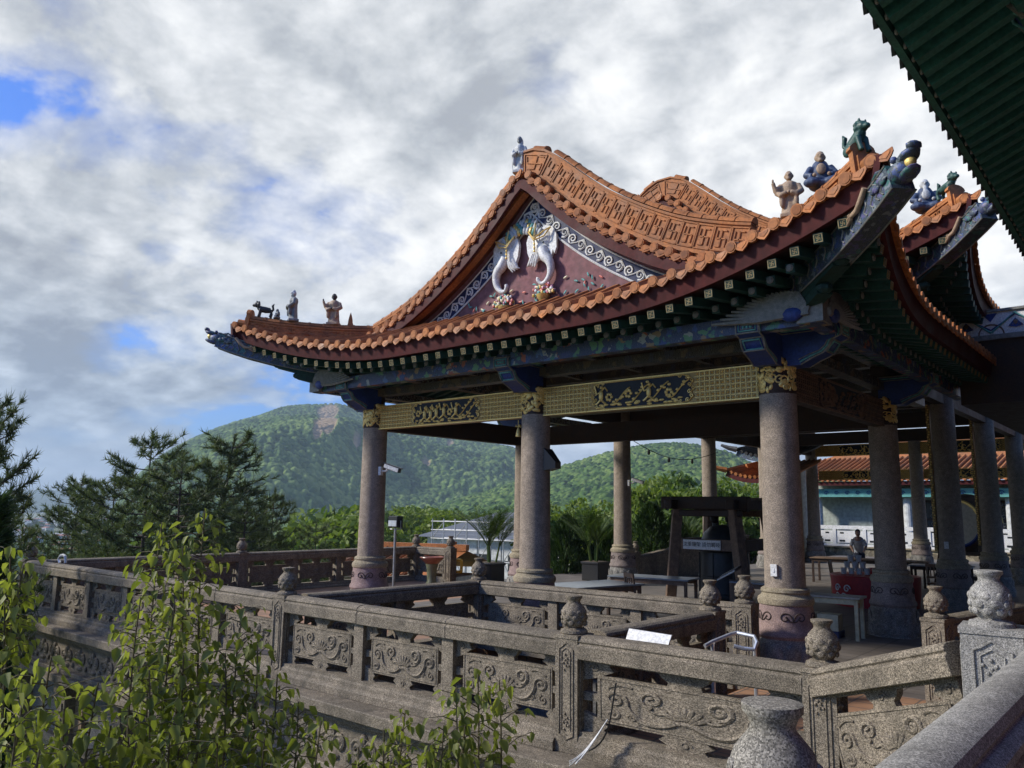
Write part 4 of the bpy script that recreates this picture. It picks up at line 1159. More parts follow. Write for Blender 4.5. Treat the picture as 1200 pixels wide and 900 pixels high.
        mb.prism([(cx+s*a,cz+b) for a,b in ((-.10,.34),(-.28,.28),(-.36,.05),(-.33,-.2),(-.26,-.36),(-.21,-.22),(-.1,-.05))][::s], G, .05, .13)
        for k in range(4): mb.tube([G(cx+s*(-.02-.05*k),cz-.25,.10), G(cx+s*(-.08-.07*k),cz-.42-.02*k,.11), G(cx+s*(-.15-.07*k),cz-.55+.02*k,.09)], [.05,.035,.01], 6)
        pts = [G(cx+s*a,cz+b,d) for a,b,d in ((.08,-.18,.08),(.16,-.36,.12),(.28,-.48,.13),(.33,-.64,.12),(.30,-.82,.11),(.18,-.95,.11),(.06,-.97,.12),(-.01,-.89,.14),(.0,-.83,.14))]
        P2 = []
        for i in range(len(pts)-1):
            p0,p1,p2,p3 = pts[max(i-1,0)],pts[i],pts[i+1],pts[min(i+2,len(pts)-1)]
            for k in range(4):
                q = k/4; P2.append(.5*((2*p1)+(p2-p0)*q+(2*p0-5*p1+4*p2-p3)*q*q+(3*p1-p0-3*p2+p3)*q**3))
        P2.append(pts[-1])
        mb.tube(P2, [.115-.08*min(1,i/(len(P2)-1)*1.35) for i in range(len(P2))], 8)
        o = part('elephant_relief', mb, M['white'], w, True, smooth=60)
        return cx, cz
    heads = [(-.58,7.03,-1),(.19,7.03,1)]
    for a in heads: head(*a, 'x')
    for cx,cz,s in heads:
        g = MB()
        for off_ in (.0,.1): g.tube([G(cx+s*(-.22),cz+.22,.155), G(cx+s*(-.06),cz+.02+off_*.3,.19), G(cx+s*.16,cz+.06+off_,.17), G(cx+s*.28,cz+.22,.12)], .014, 5)
        g.tube([G(cx-s*.06,cz+.36,.14), G(cx-s*.05,cz+.05,.19), G(cx-s*.05,cz-.2,.17)], .014, 5)
        for k in range(3): g.ell(G(cx-s*.05,cz-.05-.07*k,.18), .022, 6,4)
        part('gold_harness', g, M['gold'], w, True)
    for cx,cz,s in heads:
        e = MB(); e.ell(G(cx+s*.12,cz-.04,.14), .02, 6,4); part('elephant_eye', e, M['black'], w, True)
    lo = MB()
    for row in range(3):
        for k in range(-6+row,7-row):
            u = -.21+k*.072; v = 7.33+row*.085-abs(k)*.02
            lo.ell(G(u,v,.06+.03*(2-row)), (.045,.04,.085), 7, 5, (0,1,1,2)[(k+row)%4], Matrix.Rotation(k*.1,3,'Y'))
    part('lotus_crown', lo, [M['teal_pale'],M['st_white'],M['gold']], w, True, smooth=60)
    q = random.Random(5)
    fl = [plain('coral_flower',(.65,.16,.12)),plain('pink_flower',(.6,.25,.35)),plain('cream_flower',(.7,.62,.4)),M['teal_pale'],M['white'],plain('yellow_flower',(.7,.45,.1))]
    for bx,bz in ((-.66,5.94),(.26,6.02)):
        bk = MB(); bk.lathe((XC+bx,yw-.06,bz-.16), [(.05,0),(.07,.02),(.06,.05),(.11,.12),(.13,.17),(.10,.18)], 12); o = part('flower_basket', bk, M['gold'], w, True, smooth=50)
        f = MB()
        for k in range(60):
            a = q.uniform(0,PI); rr = .27*math.sqrt(q.random())
            f.ell(G(bx+rr*math.cos(a), bz+.02+rr*math.sin(a)*.8, .05+q.random()*.05), (q.uniform(.025,.045),.025,q.uniform(.02,.04)), 6, 4, q.randrange(6))
        part('flower_heads', f, fl, o, True, smooth=True)
    f = MB()
    for k in range(60):
        u = q.uniform(-1.9,1.5); v = 5.85+abs(q.gauss(0,.22))
        if v > RA.zs(abs(u))-.6: continue
        a = q.uniform(0,3); f.ell(G(u,v,.01), (.05,.010,.018), 6, 4, q.choice((0,0,0,1,2)), Matrix.Rotation(a,3,'Y'))
    part('leaf_scatter', f, [M['teal_pale'],fl[0],fl[2]], w, True)
    return t
pavilion()
def rear_hall():
    t = thing('temple_hall', 'taller temple hall joined behind the pavilion with its own upturned orange roof corner', 'temple', (XC,Y2,0))
    RB = Roof(Y2+.06, 1.2, 22, 24); RB.build(t, full=False)
    for x,y in ((XL,20.8),(XL,26.6),(XL,31.6),(XL,36.9),(XM,36.9),(XR,21.1),(XR,26.1),(XR,31.1),(XR,36.9)):
        c = column(t, x, y, 0, 5.3, band='granite_pink_shaded')
        if x == XR and y in (21.1,26.1):
            mb = MB(); mb.box(x-.345,x-.275,y-.10,y+.06,1.35,5.0); s = part('couplet_board', mb, M['gold_dark'], c, True); g = MB()
            for k in range(60): g.ell((x-.31+.02*math.sin(k*2.1),y-.102,1.4+.06*k), (.022,.012,.022), 5, 4)
            part('gilt_dots', g, M['gold'], s, True)
    mb = MB()
    for x in (XL,XR): mb.bar((x,Y2,5.05),(x,37.2,5.05),.22,.5); mb.bar((x,Y2,5.9),(x,37.2,5.9),.25,.4)
    for y in (21,26.4,31.4): mb.bar((XL,y,5.05),(XR,y,5.05),.2,.45)
    part('tie_beam', mb, M['timber'], t, True)
    gold_beam(t, (XL+.2,36.9,0), (XM-.2,36.9,0), 4.75, .5, (0,-1,0)); gold_beam(t, (XM+.2,36.9,0), (XR-.2,36.9,0), 4.75, .5, (0,-1,0))
    gold_beam(t, (XL+.2,37.3,0), (XM-.2,37.3,0), 3.7, .4, (0,-1,0)); gold_beam(t, (XM+.2,37.3,0), (XR-.2,37.3,0), 3.7, .4, (0,-1,0))
    mb = MB(); mb.box(XL-.1,XR+.1,19.4,38.3,6.3,6.4); part('ceiling', mb, M['timber'], t, True)
    mb = MB()
    for i in range(12): mb.bar((XL,20+i*1.5,6.2),(XR,20+i*1.5,6.2),.2,.2)
    for i in range(5): mb.bar((XL+1.5+i*1.5,19.5,6.22),(XL+1.5+i*1.5,38,6.22),.16,.16)
    part('ceiling_joist', mb, M['paint_brown'], t, True)
    mb = MB(); mb.box(XL,XR,Y2-.1,Y2+.1,5.5,6.6); part('front_frieze', mb, M['paint'], t, True)
    return t
rear_hall()

# ------------------------------------------------------------------ the near building whose eave hangs over the view
def near_building():
    t = thing('near_hall', 'near temple hall whose dark green eave hangs over the top right corner', 'temple', (3.5,8,0))
    ex, ez = -1.72, 6.42
    ys = [2.2+.27*i for i in range(64)]
    def E(y): q = (y-10)/8; return Vector((ex-.10*q*q, y, ez+.06*q*q-.02))
    def I(y): return Vector((2.2, y, 7.75))
    mb = MB(); te = MB(); sh = MB(); rows = []
    tr = Roof(0,0,1,1)
    for y in ys:
        e = E(y); i = Vector((7,y,10.6)); p = [e+Vector((0,0,.13)), Vector((1.2,y,7.5)), Vector((4,y,8.7)), i]
        mb.tube(p, .065, 6); rows.append([q-Vector((0,0,.05)) for q in p])
        T = E(y+.02)-e; tr.edge_tile(te, e, -T, Vector((-1,0,0)))
    sh.grid(rows)
    r = part('roof', sh, M['st_green'], t, True); part('tile_rows', mb, M['st_green'], r, True, smooth=50); part('edge_tiles', te, M['st_dark'], r, True, smooth=30)
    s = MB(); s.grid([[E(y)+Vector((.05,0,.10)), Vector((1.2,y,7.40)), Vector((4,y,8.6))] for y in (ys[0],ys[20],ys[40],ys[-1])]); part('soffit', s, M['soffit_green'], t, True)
    mb = MB(); mb.sweep([E(y)+Vector((.10,0,-.02)) for y in ys], [(-.03,-.10),(.03,-.10),(.03,.12),(-.03,.12)]); part('eave_board', mb, M['teal_near'], t, True)
    for k,y in enumerate(ys[1:-1]):
        e = E(y+.1)+Vector((.16,0,-.10)); m_ = MB(); d = Vector((1.05,0,.44)); m_.bar(e, e+d, .11, .12)
        m_.ell(e+Vector((-.005,0,0)), (.02,.035,.035), 6, 4, 1)
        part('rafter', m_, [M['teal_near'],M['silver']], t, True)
    low = MB()
    for y in ys[1:-1]:
        e = E(y+.1)+Vector((.95,0,.10)); low.bar(e, e+Vector((2.6,0,1.0)), .12, .13)
    o = part('lower_rafters', low, M['teal_near'], t, True); o['kind'] = 'stuff'
    mb = MB(); mb.bar((-.72,ys[0],6.75),(-.72,ys[-1],6.75),.12,.14); mb.bar((.95,ys[0],7.0),(.95,ys[-1],7.0),.26,.3); part('eave_purlin', mb, M['soffit_green'], t, True)
    mb = MB(); mb.box(3.2,3.5,-3,20,-.5,8.6); part('wall', mb, M['maroon'], t, True)
    for y in (6.6,12,17.5): column(t, 1.9, y, .55, 6.9)
    bracket(t, 1.9, 6.6, 6.15, 0, -1); bracket(t, 1.9, 12, 6.15, 0, -1)
    p = CAM+( _F+_r*((1172-600)/_f)-_u*((30-450)/_f))*1.0; d = p-CAM; k = (6.55-CAM.z)/d.z; bracket(t, d.x*k+.95, d.y*k, 6.3, 0, -1)
    mb = MB(); mb.bar((1.9,1,6.6),(1.9,19.5,6.6),.3,.5); part('wall_plate', mb, M['paint'], t, True)
    return t
near_building()
def frieze():
    t = thing('link_roof', 'patterned white and green ridge frieze of a link roof at the right edge', 'roof', (-1.9,18,5.2))
    mb = MB(); mb.box(-3.42,2,18,18.25,5.76,6.22); f = part('frieze_wall', mb, M['white'], t, True)
    g = MB(); b = MB(); n = MB()
    for i in range(6):
        x = -3.2+i*.86; y = 17.99
        for d,mm in ((0,g),(.055,b)):
            mm.tube([(x-.43,y,5.80+d),(x,y,6.17+d*.0-d*.6),(x+.43,y,5.80+d)], .022 if d == 0 else .014, 5)
        n.tube([(x+.2+u,y,z) for u,z in [(.22*math.cos(a)+.23,5.77+.20*math.sin(a)) for a in [PI*k/10 for k in range(11)]]], .016, 5)
        n.ell((x,y,5.98), (.05,.015,.05), 8,5); b.prism([(x-.13,5.90),(x,6.06),(x+.13,5.90),(x,5.87)], lambda u,v,w:(u,w,v), y-.006,y)
        for k in range(5): n.ell((x-.1+.05*k,y-.006,5.93), (.012,.01,.012), 5,4)
        b.prism([(x+.30,6.19),(x+.43,6.02),(x+.56,6.19)], lambda u,v,w:(u,w,v), y-.006,y)
    part('green_zigzag', g, M['teal_pale'], f, True); part('blue_pattern', b, M['blue'], f, True); part('brown_pattern', n, M['timber_mid'], f, True)
    mb = MB(); mb.box(-3.45,2,17.95,18.3,5.66,5.76); mb.box(-3.45,2,17.95,18.3,6.22,6.27); part('coping', mb, M['silver'], t, True)
    mb = MB(); mb.box(-3.4,2,18.02,18.25,4.5,5.66); mb.box(-3.4,3.2,18.02,40,4.4,4.5); part('dark_soffit', mb, M['timber'], t, True)  # slab's far length is added to block light from the rear right columns
frieze()
# ------------------------------------------------------------------ pixel rays of the reference view, used to find where things stand
def ray(px, py):
    d = _F + _r*((px-600)/_f) - _u*((py-450)/_f); return d
def at_z(px, py, z): d = ray(px,py); return CAM + d*((z-CAM.z)/d.z)
def at_y(px, py, y): d = ray(px,py); return CAM + d*(y/d.y)
def at_r(px, py, r): d = ray(px,py); return CAM + d*(r/math.hypot(d.x,d.y))

# ------------------------------------------------------------------ figures on the roofs
def remesh(o, v):
    m = o.modifiers.new('merge','REMESH'); m.mode = 'VOXEL'; m.voxel_size = v; m.use_smooth_shade = True
def fig(parent, name, mat, build, v=.014):
    mb = MB(); build(mb); o = part(name, mb, mat, parent, False, smooth=True); remesh(o, v); return o
def face_head(mb, c, r=.055, y=-1):
    c = Vector(c)
    mb.ell(c, (r*.85,r*.95,r*1.15), 10, 8); mb.ell(c+Vector((0,-r*.9,-.0)), (r*.2,r*.3,r*.3), 6, 5)
    mb.ell(c+Vector((0,-r*.6,-r*.7)), (r*.5,r*.45,r*.4), 6, 5)
    for s in (-1,1): mb.ell(c+Vector((s*r*.85,0,-.1*r)), (r*.18,r*.25,r*.45), 6, 5); mb.ell(c+Vector((s*r*.35,-r*.82,r*.25)), (r*.3,r*.2,r*.12), 6, 5)
def standing(label, loc, rz, h, robe, skin, variant, cat='statue', group=None):
    t = thing('roof_statue', label, cat, loc, rz); k = h/.6
    def body(mb):
        mb.lathe((0,0,0), [(.13,0),(.12,.06),(.105,.2),(.10,.32),(.115,.40),(.10,.45),(.045,.49)], 12, mod=lambda a,z: 1-.25*abs(math.sin(a))+.06*math.cos(7*a))
        for s in (-1,1):
            mb.tube([(s*.10,0,.43),(s*.145,-.02,.33),(s*.09,-.10,.27),(s*.02,-.12,.30)], [.042,.045,.045,.03], 8)
            mb.ell((s*.09,-.085,.20), (.035,.03,.10), 8, 6)
        mb.box(-.12,.12,-.10,.10,-.02,.03)
        if variant == 'veil': mb.ell((0,.02,.53), (.065,.065,.09), 8, 6); mb.tube([(-.14,-.02,0),(-.15,-.03,.3),(-.13,-.03,.42)], .012, 6)
        if variant == 'monk': mb.tube([(-.10,0,.43),(-.17,-.06,.36),(-.19,-.10,.46)], [.045,.04,.025], 8)
    fig(t, 'robe', robe, body)
    def hd(mb):
        face_head(mb, (0,-.01,.555), .06)
        mb.tube([(0,0,.47),(0,0,.52)], .025, 6)
        if variant == 'monk': mb.ell((-.19,-.105,.475), (.018,.018,.035), 6, 5)
        mb.ell((0,-.125,.30), (.03,.02,.025), 6, 5)
        if variant == 'crown': mb.ell((0,.0,.60), (.03,.03,.035), 6, 5)
    fig(t, 'head', skin, hd, .010)
    t.scale = (k,k,k); return t
def seated(label, loc, rz, h, robe, skin, beard=False):
    t = thing('roof_statue', label, 'statue', loc, rz); k = h/.45
    def body(mb):
        mb.ell((0,0,.07), (.15,.13,.08), 12, 8); mb.ell((0,.02,.22), (.115,.09,.17), 10, 8); mb.ell((-.11,-.09,.07), (.10,.08,.06), 8, 6); mb.ell((.11,-.09,.07), (.10,.08,.06), 8, 6)
        for s in (-1,1): mb.tube([(s*.10,0,.28),(s*.16,-.03,.18),(s*.10,-.11,.15)], [.045,.045,.03], 8)
    fig(t, 'robe', robe, body)
    def hd(mb):
        face_head(mb, (0,-.015,.40), .066); mb.tube([(0,0,.28),(0,0,.35)], .028, 6); mb.ell((0,-.08,.235), (.06,.03,.07), 8, 6)
        for s in (-1,1): mb.ell((s*.08,-.125,.15), .028, 6, 5)
        if beard: mb.ell((0,-.065,.30), (.035,.025,.07), 8, 6); mb.ell((0,0,.44), (.03,.03,.03), 6, 5)
    fig(t, 'head', skin, hd, .011)
    t.scale = (k,k,k); return t
def lion(label, loc, rz, h, mat, sit=True):
    t = thing('roof_statue', label, 'statue', loc, rz); k = h/.4
    def body(mb):
        if sit:
            mb.tube([(0,.12,.10),(0,.06,.16),(0,-.02,.24),(0,-.06,.30)], [.09,.10,.085,.07], 10)
            for s in (-1,1):
                mb.ell((s*.07,.10,.08), (.05,.09,.08), 8, 6); mb.tube([(s*.06,-.06,.22),(s*.06,-.09,.10),(s*.06,-.12,.01)], [.04,.032,.035], 8)
        else:
            mb.tube([(0,.17,.19),(0,.05,.20),(0,-.08,.22),(0,-.14,.27)], [.07,.085,.085,.06], 10)
            for s in (-1,1):
                mb.tube([(s*.055,-.08,.2),(s*.06,-.10,.1),(s*.06,-.12,0)], [.04,.03,.035], 8)
                mb.tube([(s*.055,.16,.2),(s*.06,.20,.11),(s*.06,.17,0)], [.045,.03,.035], 8)
        z = .35 if sit else .33; y = -.09 if sit else -.18
        mb.ell((0,y,z), (.075,.075,.075), 10, 8); mb.ell((0,y-.07,z-.02), (.05,.05,.04), 8, 6)
        for q in range(9): a = q*.7; mb.ell((.07*math.cos(a), y+.05, z+.07*math.sin(a)), .035, 6, 5)
        for s in (-1,1): mb.ell((s*.05,y,z+.075), (.02,.02,.035), 6, 5)
        mb.tube([(0,.18,.14),(0,.24,.22),(0,.22,.32),(0,.26,.38)], [.03,.03,.035,.01], 8)
    o = fig(t, 'body', mat, body, .012); t.scale = (k,k,k); return t
RA = Roof(Y1,0,10.6,14.2); RB = Roof(Y2+.06,1.2,22,24)
HT = .37
def onhip(Rf, t, sg, dz=HT): return Rf.hip(t,sg)+Vector((0,0,dz))
standing('white robed deity statue standing on the apex of the elephant gable', (XC-.22,Y1-.24,8.44), R(20), .70, M['st_white'], M['st_grey'], 'veil').scale.x *= .8
lion('small dark lion statue at the outer end of the left corner ridge', onhip(RA,.76,-1), R(-40), .33, M['st_dark'], False)
standing('tall slim grey statue on the left corner ridge beside a tiny seated one', onhip(RA,.55,-1), R(-25), .66, M['st_grey'], M['st_white'], 'crown')
seated('tiny grey seated statue left of the tall slim one on the left ridge', onhip(RA,.66,-1), R(-25), .22, M['st_grey'], M['st_grey'])
standing('beige robed statue on the inner part of the left corner ridge', onhip(RA,.26,-1), R(30), .66, M['st_beige'], M['st_dark'], 'monk')
mb = MB(); mb.lathe((0,0,0), [(.09,0),(.10,.05),(.07,.12),(.06,.2),(.035,.28),(.0,.36)], 12, mod=lambda a,z: 1-.4*abs(math.sin(a)))
solo('ridge_finial', mb, M['tile_ridge'], 'orange horn shaped ridge finial right of the beige statue', 'roof finial', onhip(RA,.14,-1,.30), 0, None, True)
standing('beige robed old monk statue lowest on the right corner ridge', onhip(RA,.33,1), R(15), .62, M['st_beige'], M['st_beige'], 'monk')
seated('blue robed seated monk statue midway up the right corner ridge', onhip(RA,.58,1), R(25), .48, M['st_blue'], M['st_beige'])
lion('green seated lion statue at the top end of the right corner ridge', onhip(RA,.84,1), R(60), .36, M['st_green'])
seated('white bearded seated elder statue on the rear hall corner ridge', onhip(RB,.62,1), R(20), .58, M['st_blue'], M['st_white'], True)
lion('green lion statue at the end of the rear hall corner ridge', onhip(RB,.80,1), R(50), .36, M['st_green'], False)

# ------------------------------------------------------------------ things on the terrace
def bell_frame():
    t = thing('bell_frame', 'heavy dark timber frame with splayed legs around the black bell', 'frame', (-9.05,18.4,0))
    x0,x1,y0,y1 = -.60,.98,-.85,.85; H = 2.36
    for a,b in ((x0,y0),(x1,y0),(x0,y1),(x1,y1)):
        mb = MB(); mb.bar((a*1.22,b*1.15,0),(a*.92,b,H-.1),.24,.24); part('leg', mb, M['timber_mid'], t, bevel=.015)
    for y in (y0,y1):
        mb = MB(); mb.bar((x0-.35,y,H+.04),(x1+.30,y,H+.04),.26,.30); mb.bar((x0-.1,y,H-.20),(x1+.1,y,H-.20),.18,.16); part('top_beam', mb, M['timber'] if y < 0 else M['timber_mid'], t, bevel=.02)
        mb = MB(); mb.bar((x0-.05,y,1.42),(x1+.05,y,1.42),.14,.26); part('rail', mb, M['timber_mid'], t, bevel=.01)
    for x in (x0,x1):
        mb = MB(); mb.bar((x,y0-.4,H-.0),(x,y1+.5,H-.0),.2,.22); mb.bar((x*1.05,y0,1.42),(x*1.05,y1,1.42),.12,.26); part('side_beam', mb, M['timber'], t, bevel=.015)
    mb = MB(); mb.bar((x0+.1,0,H-.06),(x1-.1,0,H-.06),.24,.2); part('hanging_beam', mb, M['timber'], t, bevel=.02)
    b = thing('temple_bell', 'big black bronze bell hanging inside the timber frame', 'bell', (-8.86,18.45,.12))
    mb = MB(); mb.lathe((0,0,0), [(.62,0),(.645,.05),(.625,.12),(.61,.5),(.595,1.0),(.56,1.33),(.47,1.56),(.30,1.72),(.0,1.77)], 36)
    for z in (.14,.55,1.12,1.34): mb.lathe((0,0,z), [(.615-.03*z,-.02),(.64-.035*z,0),(.615-.03*z,.02)], 36)
    for k in range(8):
        a = 2*PI*k/8; mb.tube([((.63-.02*z)*math.cos(a),(.63-.02*z)*math.sin(a),z) for z in (.16,.4,.8,1.1)], .016, 5)
    for row in range(3):
        for k in range(24): a = 2*PI*k/24; rr = .605-.02*row; mb.ell((rr*math.cos(a),rr*math.sin(a),1.17+.07*row), .02, 6, 4)
    part('body', mb, M['bronze'], b, smooth=45)
    mb = MB(); mb.tube([(-.2,0,1.72),(-.2,0,1.95),(-.1,0,2.12),(.1,0,2.12),(.2,0,1.95),(.2,0,1.72)], .09, 8); mb.ell((-.2,-.1,1.9), .1, 8,6); mb.ell((.2,-.1,1.9), .1, 8,6)
    part('crown_loop', mb, M['bronze'], b, smooth=60)
    s = thing('notice_board', 'white notice with black lettering on the lower rail of the bell frame', 'sign', (-8.92,17.47,1.31))
    mb = MB(); mb.box(-.50,.46,-.025,.0,-.0,.22); part('board', mb, M['white'], s)
    cu = bpy.data.curves.new('lettering','FONT'); cu.body = '\u6c88\u91cd\u9418\u67b6 \u8acb\u52ff\u89f8\u78b0'; cu.size = .115; cu.align_x = 'CENTER'; cu.align_y = 'CENTER'; cu.extrude = .002
    cu.materials.append(M['black'])
    o = bpy.data.objects.new('lettering', cu); COL.objects.link(o); bpy.context.view_layer.update()
    me = bpy.data.meshes.new_from_object(o.evaluated_get(bpy.context.evaluated_depsgraph_get())); bpy.data.objects.remove(o)
    o = link('lettering', me, s, (-.02,-.029,.11)); o.rotation_euler = (R(90),0,0)
    l = thing('plaque_stand', 'slanted dark plaque on a wooden post before the bell', 'plaque', (-7.72,16.4,0)); l.scale = (.72,.72,.80)
    mb = MB(); mb.box(-.05,.05,-.04,.04,0,.95); part('post', mb, M['timber_mid'], l)
    mb = MB(); mb.hexa([(-.42,-.2,.86),(.24,-.2,1.18),(.24,.2,1.26),(-.42,.2,.94),(-.42,-.2,.93),(.24,-.2,1.25),(.24,.2,1.33),(-.42,.2,1.01)]); part('backing', mb, M['timber'], l)
    mb = MB(); mb.hexa([(-.36,-.205,.905),(.20,-.205,1.175),(.2,.16,1.255),(-.36,.16,.985),(-.36,-.205,.95),(.2,-.205,1.22),(.2,.16,1.33),(-.36,.16,1.05)]); part('plate', mb, M['steel_dull'], l)
bell_frame()
def table(label, loc, rz, L, W, leg=M['timber_mid'], top=M['tabletop'], h=.74):
    t = thing('table', label, 'table', loc, rz)
    mb = MB(); mb.box(-L/2,L/2,-W/2,W/2,h-.035,h); part('tabletop', mb, top, t, bevel=.006)
    for a in (-1,1):
        for b in (-1,1):
            mb = MB(); x, y = a*(L/2-.08), b*(W/2-.08); mb.box(x-.03,x+.03,y-.03,y+.03,0,h-.036); part('leg', mb, leg, t)
    mb = MB(); mb.box(-L/2+.08,L/2-.08,-W/2+.05,-W/2+.08,h-.13,h-.036); mb.box(-L/2+.08,L/2-.08,W/2-.08,W/2-.05,h-.13,h-.036); part('apron', mb, leg, t)
    return t
table('long grey topped table just right of the middle front column', (-9.35,13.35,0), R(78), 2.2, 1.05)
table('grey topped table left of the bell frame behind a wooden chair', (-9.4,16.0,0), R(8), 1.9, .8)
table('grey table between the bell frame and the right front column', (-7.05,16.6,0), R(4), 1.3, .7)
tb = table('narrow cream topped folding table beside the base of the right front column', (-5.35,15.0,0), R(4), 1.5, .55, plain('cream_frame',(.45,.42,.28)), plain('worn_cream_top',(.36,.34,.30)))
for x in (-.25,.15):
    mb = MB(); q = .15; mb.box(x-.18,x+.18,-.12,.2,.12,.40)
    solo('storage_box', mb, plain('cream_box',(.5,.47,.32)), 'cream box stored under the narrow table, %s' % ('nearer the column' if x < 0 else 'farther from the column'), 'box', (-5.35,15.0,0), R(4))
    mb = MB(); mb.box(x-.20,x+.20,-.16,.24,0,.12)
    solo('plastic_crate', mb, plain('blue_crate',(.02,.03,.10)), 'dark blue crate under the cream box %s' % ('near the column' if x < 0 else 'away from the column'), 'crate', (-5.35,15.0,0), R(4), bevel=.01)
def chair(label, loc, rz, mat=M['timber_mid']):
    t = thing('wooden_chair', label, 'chair', loc, rz)
    mb = MB(); mb.box(-.21,.21,-.21,.21,.42,.455); part('seat', mb, mat, t, bevel=.008)
    for a in (-1,1):
        for b in (-1,1):
            mb = MB(); mb.bar((a*.19,b*.19,0),(a*.18,b*.18,.43 if b < 0 else .42),.04,.04)
            part('leg', mb, mat, t)
    mb = MB()
    for a in (-1,1): mb.bar((a*.18,.19,.45),(a*.18,.25,.92),.035,.035)
    mb.bar((-.2,.25,.90),(.2,.25,.90),.03,.08); mb.bar((-.2,.22,.60),(.2,.22,.60),.025,.05)
    for k in range(3): mb.bar((-.09+.09*k,.215,.60),(-.09+.09*k,.25,.88),.025,.02)
    part('backrest', mb, mat, t); return t
chair('dark wooden chair between the two grey tables left of the bell', (-8.75,14.35,0), R(150))
chair('pale wooden chair left of the red stand', (-7.35,22.2,0), R(100), M['timber_lt'])
chair('wooden chair behind the red stand near the standing person', (-6.6,24.6,0), R(200))
chair('dark wooden chair right of the second right column', (-5.2,23.2,0), R(170))
table('dark table behind the red stand where the person stands', (-8.0,26.9,0), R(5), 3.4, .9, M['timber'], M['timber_mid'], .78)
table('dark table right of the second right column', (-5.6,25.4,0), R(5), 1.6, .8, M['timber'], M['tabletop'], .78)
def red_stand():
    p = at_z(1004,693,.32)
    t = thing('red_stand', 'round red cloth covered stand carrying white cups', 'stand', (p.x+.35,p.y+.3,0))
    mb = MB(); mb.lathe((0,0,0), [(.96,.0),(1.0,.30),(1.02,.70),(1.0,.72),(.0,.725)], 32, mod=lambda a,z: 1+.012*math.cos(24*a)*(1-z)); part('cloth_drum', mb, M['red'], t, smooth=40)
    mb = MB()
    for cx in (-2.25,-1.95):
        pts = spiral(0,0,.10,1.3,0,1); mb.tube([(1.02*math.cos(cx+u),1.02*math.sin(cx+u),.42+v) for u,v in pts], .016, 5)
    mb.tube([(1.02*math.cos(-2.1+u),1.02*math.sin(-2.1+u),.28+.03*math.sin(u*30)) for u in [-.2+.04*k for k in range(10)]], .014, 5)
    part('white_emblem', mb, M['white'], t)
    k = 0
    for row,(n,z) in enumerate(((5,.726),(3,.88),(2,1.034))):
        for i in range(n):
            mb = MB(); mb.lathe((0,0,0), [(.06,0),(.075,.15),(.07,.15),(.055,.01)], 12)
            o = solo('paper_cup', mb, M['white'], 'white cups stacked in a small pyramid on the red stand', 'cup', (t.location.x-.62+.17*i+.09*row, t.location.y-.35+.05*i, z), 0, 'cups stacked on the red stand', True)
    mb = MB(); mb.lathe((0,0,0), [(.16,0),(.18,.05),(.18,.16),(.12,.2),(.1,.34),(.11,.36)], 16)
    solo('dark_kettle', mb, M['black'], 'dark pot standing on the red stand right of the cups', 'pot', (t.location.x+.2,t.location.y-.1,.726), 0, None, True)
    mb = MB(); mb.lathe((0,0,0), [(.10,0),(.13,.06),(.13,.14)], 14)
    solo('red_bowl', mb, M['red'], 'small red bowl behind the cup pyramid', 'bowl', (t.location.x-.1,t.location.y+.3,.726), 0, None, True)
red_stand()
def drum():
    t = thing('big_drum', 'large barrel drum with a painted rim on a dark stand between the right columns', 'drum', (-5.2,27.2,0), R(-16))
    c = 1.95; r = .86
    mb = MB(); k = 28; rows = []
    for w,rr in ((-.6,.82),(-.35,.96),(0,1.02),(.35,.96),(.6,.82)): rows.append([(rr*r*math.cos(2*PI*i/k), w, c+rr*r*math.sin(2*PI*i/k)) for i in range(k+1)])
    mb.grid(rows); part('barrel', mb, M['timber_mid'], t, smooth=50)
    for sg in (-1,1):
        mb = MB(); mb.prism([(.82*r*math.cos(2*PI*i/k),.82*r*math.sin(2*PI*i/k)) for i in range(k)], lambda u,v,w: (u,w,c+v), sg*.59, sg*.605); h = part('drumhead', mb, plain('drum_skin',(.45,.42,.34)), t)
        for q,m in enumerate((M['gold'],M['teal_pale'],M['red'],M['blue'])):
            mb = MB(); mb.tube([(.78*r*math.cos(a), sg*.61, c+.78*r*math.sin(a)) for a in [2*PI*(q+.02+.96*i/10)/4 for i in range(11)]], .05, 5); part('painted_rim', mb, m, h)
    st = MB()
    for a in (-1,1):
        st.bar((a*.8,-.5,0),(a*.55,-.45,1.35),.14,.14); st.bar((a*.8,.5,0),(a*.55,.45,1.35),.14,.14); st.bar((a*.75,-.5,.35),(a*.75,.5,.35),.12,.12)
    st.bar((-.75,0,.35),(.75,0,.35),.12,.12); st.box(-.6,.6,-.45,.45,1.02,1.14); part('stand', st, M['timber'], t)
drum()
